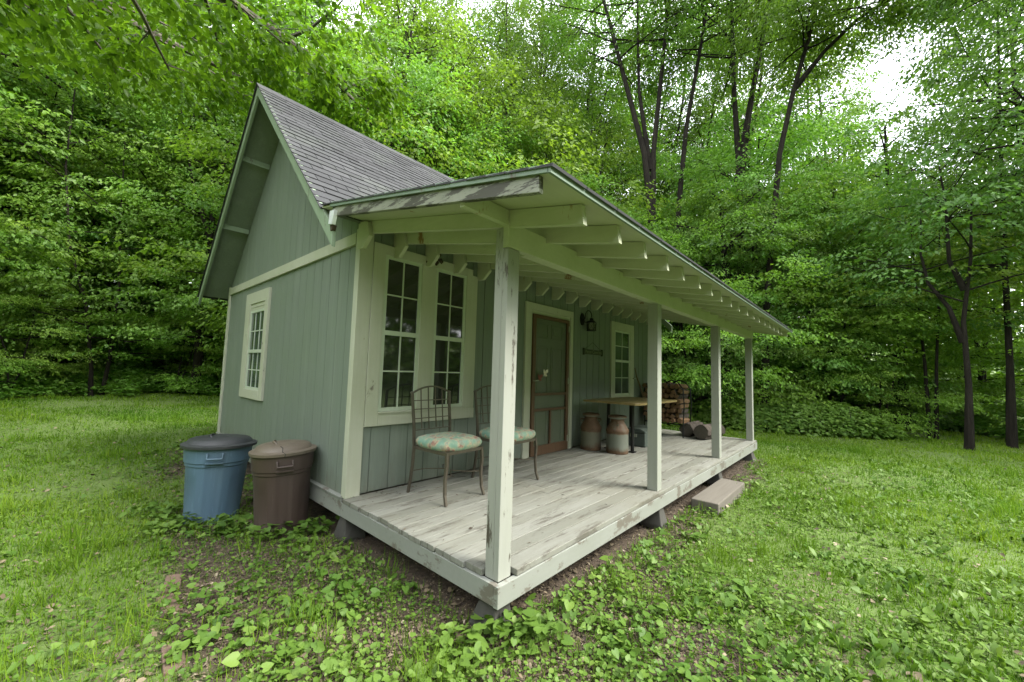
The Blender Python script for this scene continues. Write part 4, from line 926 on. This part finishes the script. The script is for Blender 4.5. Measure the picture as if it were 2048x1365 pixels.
for az, d_, k, sc in ((61, 15, 0, 1.9), (58, 14.5, 1, 1.5), (54.5, 15.5, 0, 2.1), (51, 14.5, 1, 1.5), (46, 15, 0, 1.9), (42.5, 15.5, 1, 1.4), (38, 14.5, 1, 1.1), (34, 14.5, 1, .95), (30, 14.5, 1, .9)): sap(k, az, d_, sc, 'c')
for az, d_, k, sc in ((27, 15, 1, .9), (24, 14, 0, 1.05), (20.5, 15, 1, .9), (17, 14.4, 0, 1.15), (15, 15.5, 1, .95), (22, 17, 1, 1.15), (18.5, 17.5, 1, 1.15), (12.5, 16.8, 1, 1.15), (9.5, 17.2, 0, 1.5), (6, 17.5, 1, 1.05), (3, 18.5, 0, 1.5), (0, 18.6, 1, .8), (-4, 23, 0, 1.1), (-8, 22.5, 2, 1.3), (-11.5, 21, 0, 1.1), (-15, 19, 0, 1.1), (8, 19, 1, 1.5), (14, 19, 1, 1.6), (1.5, 20.5, 1, 1.2)): sap(k, az, d_, sc, 'r')
sap(0, 2.4, 16.9, .80, 'r', 'bright layered sapling leaning out over the leafy hedge right of the porch')
sap(2, -1.2, 17.0, .85, 'r', 'low spreading sapling at the right end of the leafy hedge')
sap(0, 42.0, 13.2, 1.25, 'c', 'bright yellow green sapling top showing just over the roof ridge')
# --- overhanging foliage, near, upper left and upper right
tree('overhanging_tree', 'near tree whose broad bright leaves hang down over the roof peak', 'tree', (0, 0, 0), 0, M['leaf_near'], M['bark_pale'], 71, leaf=.13, nl=8, templ=LEAF6, H=8, r0=.2, c0=.36, cr=2.0, nlimb=52, nspray=5, spl=.7, up=.0, droop=.7, tmean=.6,
     trunk_pts=[([(-6.5, 3.2, -.5), (-6.2, 3.5, 2.5), (-5.2, 4.0, 4.6), (-3.6, 4.6, 5.8), (-1.6, 5.2, 6.5), (.6, 6.2, 7.1), (2.6, 7.6, 7.6)], .17),
                ([(-6.3, 3.4, 2.0), (-6.0, 4.5, 4.5), (-4.6, 6.4, 6.2), (-2.4, 8.2, 7.3), (0, 9.6, 8.1), (2.6, 10.8, 8.8)], .13)])
tree('overhanging_tree', 'dark feathery tree reaching in from the right edge above the lawn', 'tree', (0, 0, 0), 0, M['leaf_c'], M['bark'], 72, leaf=.10, nl=9, aspect=.8, H=8, r0=.2, c0=.40, cr=2.8, nlimb=96, nspray=5, spl=.85, up=.2, droop=.35,
     trunk_pts=[([(11.5, -8.2, -.6), (11.8, -7.6, 3.0), (12.4, -6.6, 5.4), (13.0, -5.4, 7.0), (13.4, -4.2, 8.0)], .22), ([(11.8, -7.6, 3.0), (13.6, -7.0, 5.0), (15.2, -6.2, 6.4), (16.4, -5.4, 7.0)], .14), ([(12.4, -6.6, 5.4), (12.2, -6.0, 8.5), (11.7, -5.4, 10.4), (11.0, -4.9, 11.8)], .06)])
# --- far wood: ring of foliage, one mass
def far_wood():
    r_ = np.random.default_rng(90); parts = []; N = 260000
    az = r_.uniform(0, 2*PI, N); base = 36+6*vnoise(az*8, az*0, 1, 5); rad = base+r_.uniform(0, 7, N)
    behind = (np.cos(az-YAW) < .35)
    rad = np.where(behind, rad-17, rad)
    top = np.where(behind, 10+5*vnoise(az*14, az*0+3, 1, 8), 9.5+5*vnoise(az*14, az*0+3, 1, 8))
    adeg = np.degrees((az+PI) % (2*PI)-PI)
    top = np.where((adeg > 55) & (adeg < 110), top+9, top)
    x = CAM[0]+rad*np.cos(az); y = CAM[1]+rad*np.sin(az); h = r_.uniform(0, 1, N)**1.1*top
    keep = vnoise(az*40, h*.7, 1, 2) > .22
    x, y, h, N = x[keep], y[keep], h[keep], keep.sum(); z = gz(x, y)+h
    p = np.stack([x, y, z], 1); a = r_.uniform(0, 2*PI, N); d = np.stack([np.cos(a), np.sin(a), r_.uniform(-.9, .1, N)], 1); up_ = np.stack([r_.normal(0, .5, N), r_.normal(0, .5, N), np.ones(N)], 1)
    s_ = r_.uniform(.32, .66, N); return [(place(LEAF[0], p, d, up_, s_, s_*1.3), LEAF[1], np.clip(vnoise(az[keep]*60, h, 1, 4)*.7+r_.normal(.15, .15, N), 0, 1))]
tag(big_mesh('far_woods', far_wood(), M['leaf_b']), 'far mass of green woodland closing the clearing all round', 'woods', kind='stuff')

# ------------------------------------------------------------------ hedge mound and undergrowth
def mound(name, label, cat, cx, cy, rx, ry, h, rz, n, leaf, mat, seed, kind=None, group=None):
    r_ = np.random.default_rng(seed); a = r_.uniform(0, 2*PI, n); q = np.sqrt(r_.uniform(0, 1, n)); lx_, ly_ = q*np.cos(a)*rx, q*np.sin(a)*ry
    x = cx+lx_*math.cos(rz)-ly_*math.sin(rz); y = cy+lx_*math.sin(rz)+ly_*math.cos(rz)
    hh = h*np.sqrt(np.clip(1-q**2.6, 0, 1))*(.65+.55*vnoise(x, y, 1.1, seed))
    z = gz(x, y)+hh*(1-.55*r_.uniform(0, 1, n)**2.2); out = np.stack([np.cos(a+rz), np.sin(a+rz), np.zeros(n)], 1)*q[:, None]**2
    aa = r_.uniform(0, 2*PI, n); d = np.stack([np.cos(aa), np.sin(aa), r_.uniform(-.7, .2, n)], 1)+out*.7; up_ = np.stack([r_.normal(0, .35, n), r_.normal(0, .35, n), np.ones(n)], 1)+out*1.2
    s_ = leaf*r_.uniform(.6, 1.35, n)
    t = thing(name, label, cat, (cx, cy, float(gz(cx, cy))), 0, group) if kind is None else None
    P_ = [(place(LEAF6[0], np.stack([x, y, z], 1), d, up_, s_, s_*1.5), LEAF6[1], np.clip(r_.normal(.42, .22, n), 0, 1))]
    if t is None: return P_
    big_mesh('foliage', P_, M[mat], t, loc=(cx, cy, float(gz(cx, cy))))
    for i in range(14):
        m = MB(); u = r_.uniform(-.7, .7, 2); X_ = cx+u[0]*rx*math.cos(rz)-u[1]*ry*math.sin(rz); Y_ = cy+u[0]*rx*math.sin(rz)+u[1]*ry*math.cos(rz); Z_ = float(gz(X_, Y_))
        m.tube([(X_, Y_, Z_-.1), (X_+r_.normal(0, .1), Y_+r_.normal(0, .1), Z_+h*.4), (X_+r_.normal(0, .2), Y_+r_.normal(0, .2), Z_+h*.8)], [.015, .011, .005], 5)
        m.build('stem', M['bark'], t, loc=(cx, cy, float(gz(cx, cy))))
    return t
mound('leafy_shrub', 'broad low shrub with broad leaves bulging onto the lawn right of the porch', 'shrub', 13.1, .9, 1.5, 3.3, 1.05, R(12), 26000, .10, 'leaf_bush', 5)
mound('leafy_shrub', 'low bright shrub with yellowish leaves just beyond the far porch end', 'shrub', 10.9, 4.2, 1.2, 1.8, 1.0, R(10), 12000, .095, 'leaf_b', 6)
mound('leafy_shrub', 'dark green rounded shrub under the saplings at the right lawn edge', 'shrub', 19.5, -3.2, 2.0, 2.2, .9, 0, 9000, .11, 'leaf_c', 7)
def undergrowth():
    r_ = np.random.default_rng(77); parts = []
    N = 120000; az = np.radians(r_.uniform(-22, 118, N)); adeg = np.degrees(az)
    edge = np.interp(adeg, [-22, -12, -6, 0, 5, 12, 20, 30, 60, 75, 90, 105, 118], [16, 16.5, 19.5, 19, 16.5, 14.5, 14.5, 14, 14.5, 16, 17, 17, 17])
    edge = edge+1.0*(vnoise(adeg*.5, adeg*0, 1, 9)-.5)
    dd = r_.uniform(0, 1, N)**1.5*11; rad = edge+dd; x = CAM[0]+rad*np.cos(az); y = CAM[1]+rad*np.sin(az)
    top = np.clip(.25+dd*.45, 0, 1.0)*(.35+1.1*vnoise(x, y, .8, 3)); z = gz(x, y)+top*r_.uniform(.15, 1, N)**.7
    a = r_.uniform(0, 2*PI, N); d = np.stack([np.cos(a), np.sin(a), r_.uniform(-.5, .3, N)], 1); up_ = np.stack([r_.normal(0, .35, N), r_.normal(0, .35, N), np.ones(N)], 1); s_ = r_.uniform(.07, .15, N)
    return [(place(LEAF6[0], np.stack([x, y, z], 1), d, up_, s_, s_*1.4), LEAF6[1], np.clip(r_.normal(.4, .2, N), 0, 1))]
tag(big_mesh('undergrowth', undergrowth(), M['leaf_bush']), 'low leafy undergrowth spreading along the foot of the wood', 'undergrowth', kind='stuff')

# ------------------------------------------------------------------ lawn, weeds, litter
def scatter(n, rmin, rmax, power, seed, a0=-24, a1=112):
    r_ = np.random.default_rng(seed); az = np.radians(r_.uniform(a0, a1, n)); u = r_.uniform(0, 1, n)
    e = 2-power; rad = (rmin**e+u*(rmax**e-rmin**e))**(1/e) if abs(e) > 1e-3 else rmin*(rmax/rmin)**u
    x = CAM[0]+rad*np.cos(az); y = CAM[1]+rad*np.sin(az)
    inside = (x > -.0) & (x < 6.83) & (y > .0) & (y < 6.36)
    keep = ~inside; return x[keep], y[keep], rad[keep], r_
def edge_fade(x, y, rad):
    az = np.degrees(np.arctan2(y-CAM[1], x-CAM[0]))
    e = np.interp(az, [-22, -12, -6, 0, 5, 12, 20, 30, 60, 75, 90, 105, 118], [16, 16.5, 19.5, 19, 16.5, 14.5, 14.5, 14, 14.5, 16, 17, 17, 17])
    return rad < e+.6
def grass():
    parts = []
    x, y, rad, r_ = scatter(520000, 1.3, 21, 1.35, 101); g = greenness(x, y)
    thin = np.clip((vnoise(x, y, .75, 41)-.66)*5, 0, .75)
    keep = (r_.uniform(0, 1, len(x)) < (.26+.74*g**1.2)*(1-.7*thin)) & edge_fade(x, y, rad); x, y, rad, g = x[keep], y[keep], rad[keep], g[keep]; n = len(x)
    right = (y < -.2+.0*x) & (x > .3)
    ln = r_.uniform(.022, .062, n)*(.8+.9*vnoise(x, y, 2.0, 4)); ln = np.where(right & (rad < 6), ln*.72, ln); a = r_.uniform(0, 2*PI, n); tilt = r_.uniform(.25, 1.3, n)
    d = np.stack([np.cos(a)*np.cos(tilt), np.sin(a)*np.cos(tilt), np.sin(tilt)], 1); up_ = np.stack([np.cos(a), np.sin(a), np.full(n, -.3)], 1)*-1+r_.normal(0, .2, (n, 3))
    wd = (.0022+.00085*np.clip(rad, 0, 20))*r_.uniform(.7, 1.4, n)
    t = np.clip(.12+.45*vnoise(x, y, .9, 6)+.4*vnoise(x, y, .25, 16)+r_.normal(0, .17, n)+.12*(x > 3), 0, 1); p = np.stack([x, y, gz(x, y)-.004], 1)
    ln = ln*(1+1.3*(vnoise(x, y, 4.5, 51) > .80))
    near = rad < 5
    parts.append((place(BLADE[0], p[near], d[near], up_[near], ln[near]*1.15, wd[near]), BLADE[1], t[near]))
    parts.append((place(SPIKE[0], p[~near], d[~near], up_[~near], ln[~near]*1.05, wd[~near]*1.2), SPIKE[1], t[~near]))
    return parts
tag(big_mesh('grass', grass(), M['grass']), 'mown lawn grass of the clearing around the cabin', 'grass', kind='stuff')
def weeds():
    parts = []
    # violets with heart-shaped leaves: clumps round the deck, thinner in the lawn
    x, y, rad, r_ = scatter(6800, 1.3, 9, 1.5, 202); g = greenness(x, y); cl = vnoise(x, y, 2.6, 12)
    dens = np.where(g < .55, .95*(cl > .20), .28*(cl > .5)); keep = r_.uniform(0, 1, len(x)) < dens; x, y = x[keep], y[keep]
    k = r_.integers(3, 8, len(x)); X = np.repeat(x, k); Y = np.repeat(y, k); n = len(X); a = r_.uniform(0, 2*PI, n); rr = r_.uniform(.01, .075, n); X = X+rr*np.cos(a); Y = Y+rr*np.sin(a)
    s_ = r_.uniform(.016, .045, n)*np.repeat(r_.uniform(.45, 1.5, len(x)), k); z = gz(X, Y)+r_.uniform(.015, .085, n)
    d = np.stack([np.cos(a), np.sin(a), r_.uniform(-.8, .5, n)], 1); up_ = np.stack([r_.normal(0, .45, n), r_.normal(0, .45, n), np.ones(n)], 1)
    ins = (X > -.05) & (Y > -.05) & (Y < 6.4); X, Y, z, d, up_, s_, n = X[~ins], Y[~ins], z[~ins], d[~ins], up_[~ins], s_[~ins], (~ins).sum()
    parts.append((place(HEART[0], np.stack([X, Y, z], 1), d, up_, s_), HEART[1], np.clip(r_.normal(.5, .2, n), 0, 1)))
    dd = np.stack([r_.normal(0, .2, n), r_.normal(0, .2, n), np.ones(n)], 1); parts.append((place(SPIKE[0], np.stack([X, Y, gz(X, Y)-.01], 1), dd, d, (z-gz(X, Y)+.01), np.full(n, .0028)), SPIKE[1], np.full(n, .4)))
    # plantains with upright long leaves on the right
    x, y, rad, r_ = scatter(9000, 1.3, 11, 1.3, 203, -24, 60); cl = vnoise(x, y, 1.6, 22)
    keep = (y < -.35) & (cl > .42) & (greenness(x, y) > .3); x, y = x[keep], y[keep]; k = r_.integers(3, 8, len(x)); X = np.repeat(x, k); Y = np.repeat(y, k); n = len(X)
    a = r_.uniform(0, 2*PI, n); tl = r_.uniform(.15, 1.25, n); s_ = r_.uniform(.035, .105, n)*np.repeat(r_.uniform(.5, 1.15, len(x)), k); d = np.stack([np.cos(a)*np.cos(tl), np.sin(a)*np.cos(tl), np.sin(tl)], 1); up_ = np.stack([-np.cos(a), -np.sin(a), np.full(n, .8)], 1)
    parts.append((place(LONG[0], np.stack([X, Y, gz(X, Y)], 1), d, up_, s_, s_*1.25), LONG[1], np.clip(r_.normal(.5, .22, n), 0, 1)))
    # clover and small round leaves
    x, y, rad, r_ = scatter(100000, 1.3, 13, 1.5, 204); g = greenness(x, y); cl = vnoise(x, y, 3.1, 32)
    rt = (y < -.15) & (x > -.5)
    keep = (cl > np.where(rt, .30, .30)) & (r_.uniform(0, 1, len(x)) < np.where(rt, 1.0, .6)*np.where(g < .4, .9, 1)) & (foot_dist(x, y) > .02); x, y = x[keep], y[keep]; n = len(x)
    a = r_.uniform(0, 2*PI, n); s_ = r_.uniform(.007, .026, n)*(1+.05*np.hypot(x-CAM[0], y-CAM[1])); d = np.stack([np.cos(a), np.sin(a), r_.uniform(-.4, .4, n)], 1); up_ = np.stack([r_.normal(0, .3, n), r_.normal(0, .3, n), np.ones(n)], 1)
    parts.append((place(LEAF6[0], np.stack([x, y, gz(x, y)+r_.uniform(.01, .055, n)], 1), d, up_, s_, s_*1.8), LEAF6[1], np.clip(r_.normal(.55, .22, n), 0, 1)))
    # taller weeds against the trash cans
    r_ = np.random.default_rng(205); n = 420; c = np.array([(.02, -.10), (-.12, .02), (.12, -.14), (-.95, 3.1), (-.75, 2.75), (-.45, 2.25), (-.1, 2.15), (-.62, 2.62), (-1.0, 3.5), (-.3, 2.15)])[r_.integers(0, 10, n)]; X = c[:, 0]+r_.normal(0, .075, n); Y = c[:, 1]+r_.normal(0, .07, n)
    a = r_.uniform(0, 2*PI, n); s_ = r_.uniform(.03, .07, n); z = gz(X, Y)+r_.uniform(.02, .13, n); d = np.stack([np.cos(a), np.sin(a), r_.uniform(-.5, .3, n)], 1); up_ = np.stack([r_.normal(0, .3, n), r_.normal(0, .3, n), np.ones(n)], 1)
    parts.append((place(HEART[0], np.stack([X, Y, z], 1), d, up_, s_), HEART[1], np.clip(r_.normal(.3, .2, n), 0, 1)))
    return parts
tag(big_mesh('weeds', weeds(), M['weed']), 'broad leaved weeds and violets growing thickly around the deck', 'weeds', kind='stuff')
def litter():
    x, y, rad, r_ = scatter(330000, 1.2, 9, 1.6, 301); fd = foot_dist(x, y); g = greenness(x, y)
    keep = (r_.uniform(0, 1, len(x)) < np.clip(1.15-g*1.25, .05, 1)) & (fd < 2.4); x, y = x[keep], y[keep]; e = 9000; x = np.concatenate([x, r_.uniform(0, 6.7, e), r_.uniform(0, .6, e//3)]); y = np.concatenate([y, r_.uniform(0, .55, e), r_.uniform(0, 2.0, e//3)]); n = len(x); a = r_.uniform(0, 2*PI, n)
    s_ = r_.uniform(.006, .024, n)*np.where(r_.uniform(0, 1, n) < .06, 2.2, 1); d = np.stack([np.cos(a), np.sin(a), r_.normal(0, .4, n)], 1); up_ = np.stack([r_.normal(0, .35, n), r_.normal(0, .35, n), np.ones(n)], 1)
    out = [(place(LEAF[0], np.stack([x, y, gz(x, y)+r_.uniform(.002, .014, n)], 1), d, up_, s_, s_*r_.uniform(.4, 1.6, n)), LEAF[1], np.clip(r_.normal(.45, .25, n), 0, 1))]
    x, y, rad, r_ = scatter(3800, 1.4, 16, 1.3, 310); n = len(x); a = r_.uniform(0, 2*PI, n); s_ = r_.uniform(.018, .05, n); d = np.stack([np.cos(a), np.sin(a), r_.normal(0, .3, n)], 1); up_ = np.stack([r_.normal(0, .5, n), r_.normal(0, .5, n), np.ones(n)], 1)
    out.append((place(LEAF6[0], np.stack([x, y, gz(x, y)+r_.uniform(.01, .04, n)], 1), d, up_, s_, s_*r_.uniform(.6, 1.8, n)), LEAF6[1], np.clip(r_.normal(.6, .25, n), 0, 1)))
    return out
tag(big_mesh('leaf_litter', litter(), M['litter']), 'dry brown leaf litter and wood chips on bare soil near the deck', 'leaf litter', kind='stuff')
def deck_debris():
    r_ = np.random.default_rng(302); n = 420; x = r_.uniform(0, 6.7, n); y = np.where(r_.uniform(0, 1, n) < .55, D-.02-np.abs(r_.normal(0, .14, n)), r_.uniform(0.1, D-.05, n))
    a = r_.uniform(0, 2*PI, n); s_ = r_.uniform(.008, .045, n); d = np.stack([np.cos(a), np.sin(a), r_.normal(0, .1, n)], 1); up_ = np.stack([r_.normal(0, .3, n), r_.normal(0, .3, n), np.ones(n)], 1)
    return [(place(LEAF[0], np.stack([x, y, np.full(n, .008)], 1), d, up_, s_, s_*r_.uniform(.15, .9, n)), LEAF[1], np.clip(r_.normal(.2, .2, n), 0, 1))]
tag(big_mesh('deck_debris', deck_debris(), M['litter']), 'dead leaves and twigs scattered on the porch boards', 'debris', kind='stuff')
for o in bpy.data.objects:
    if '_o' in o: del o['_o']
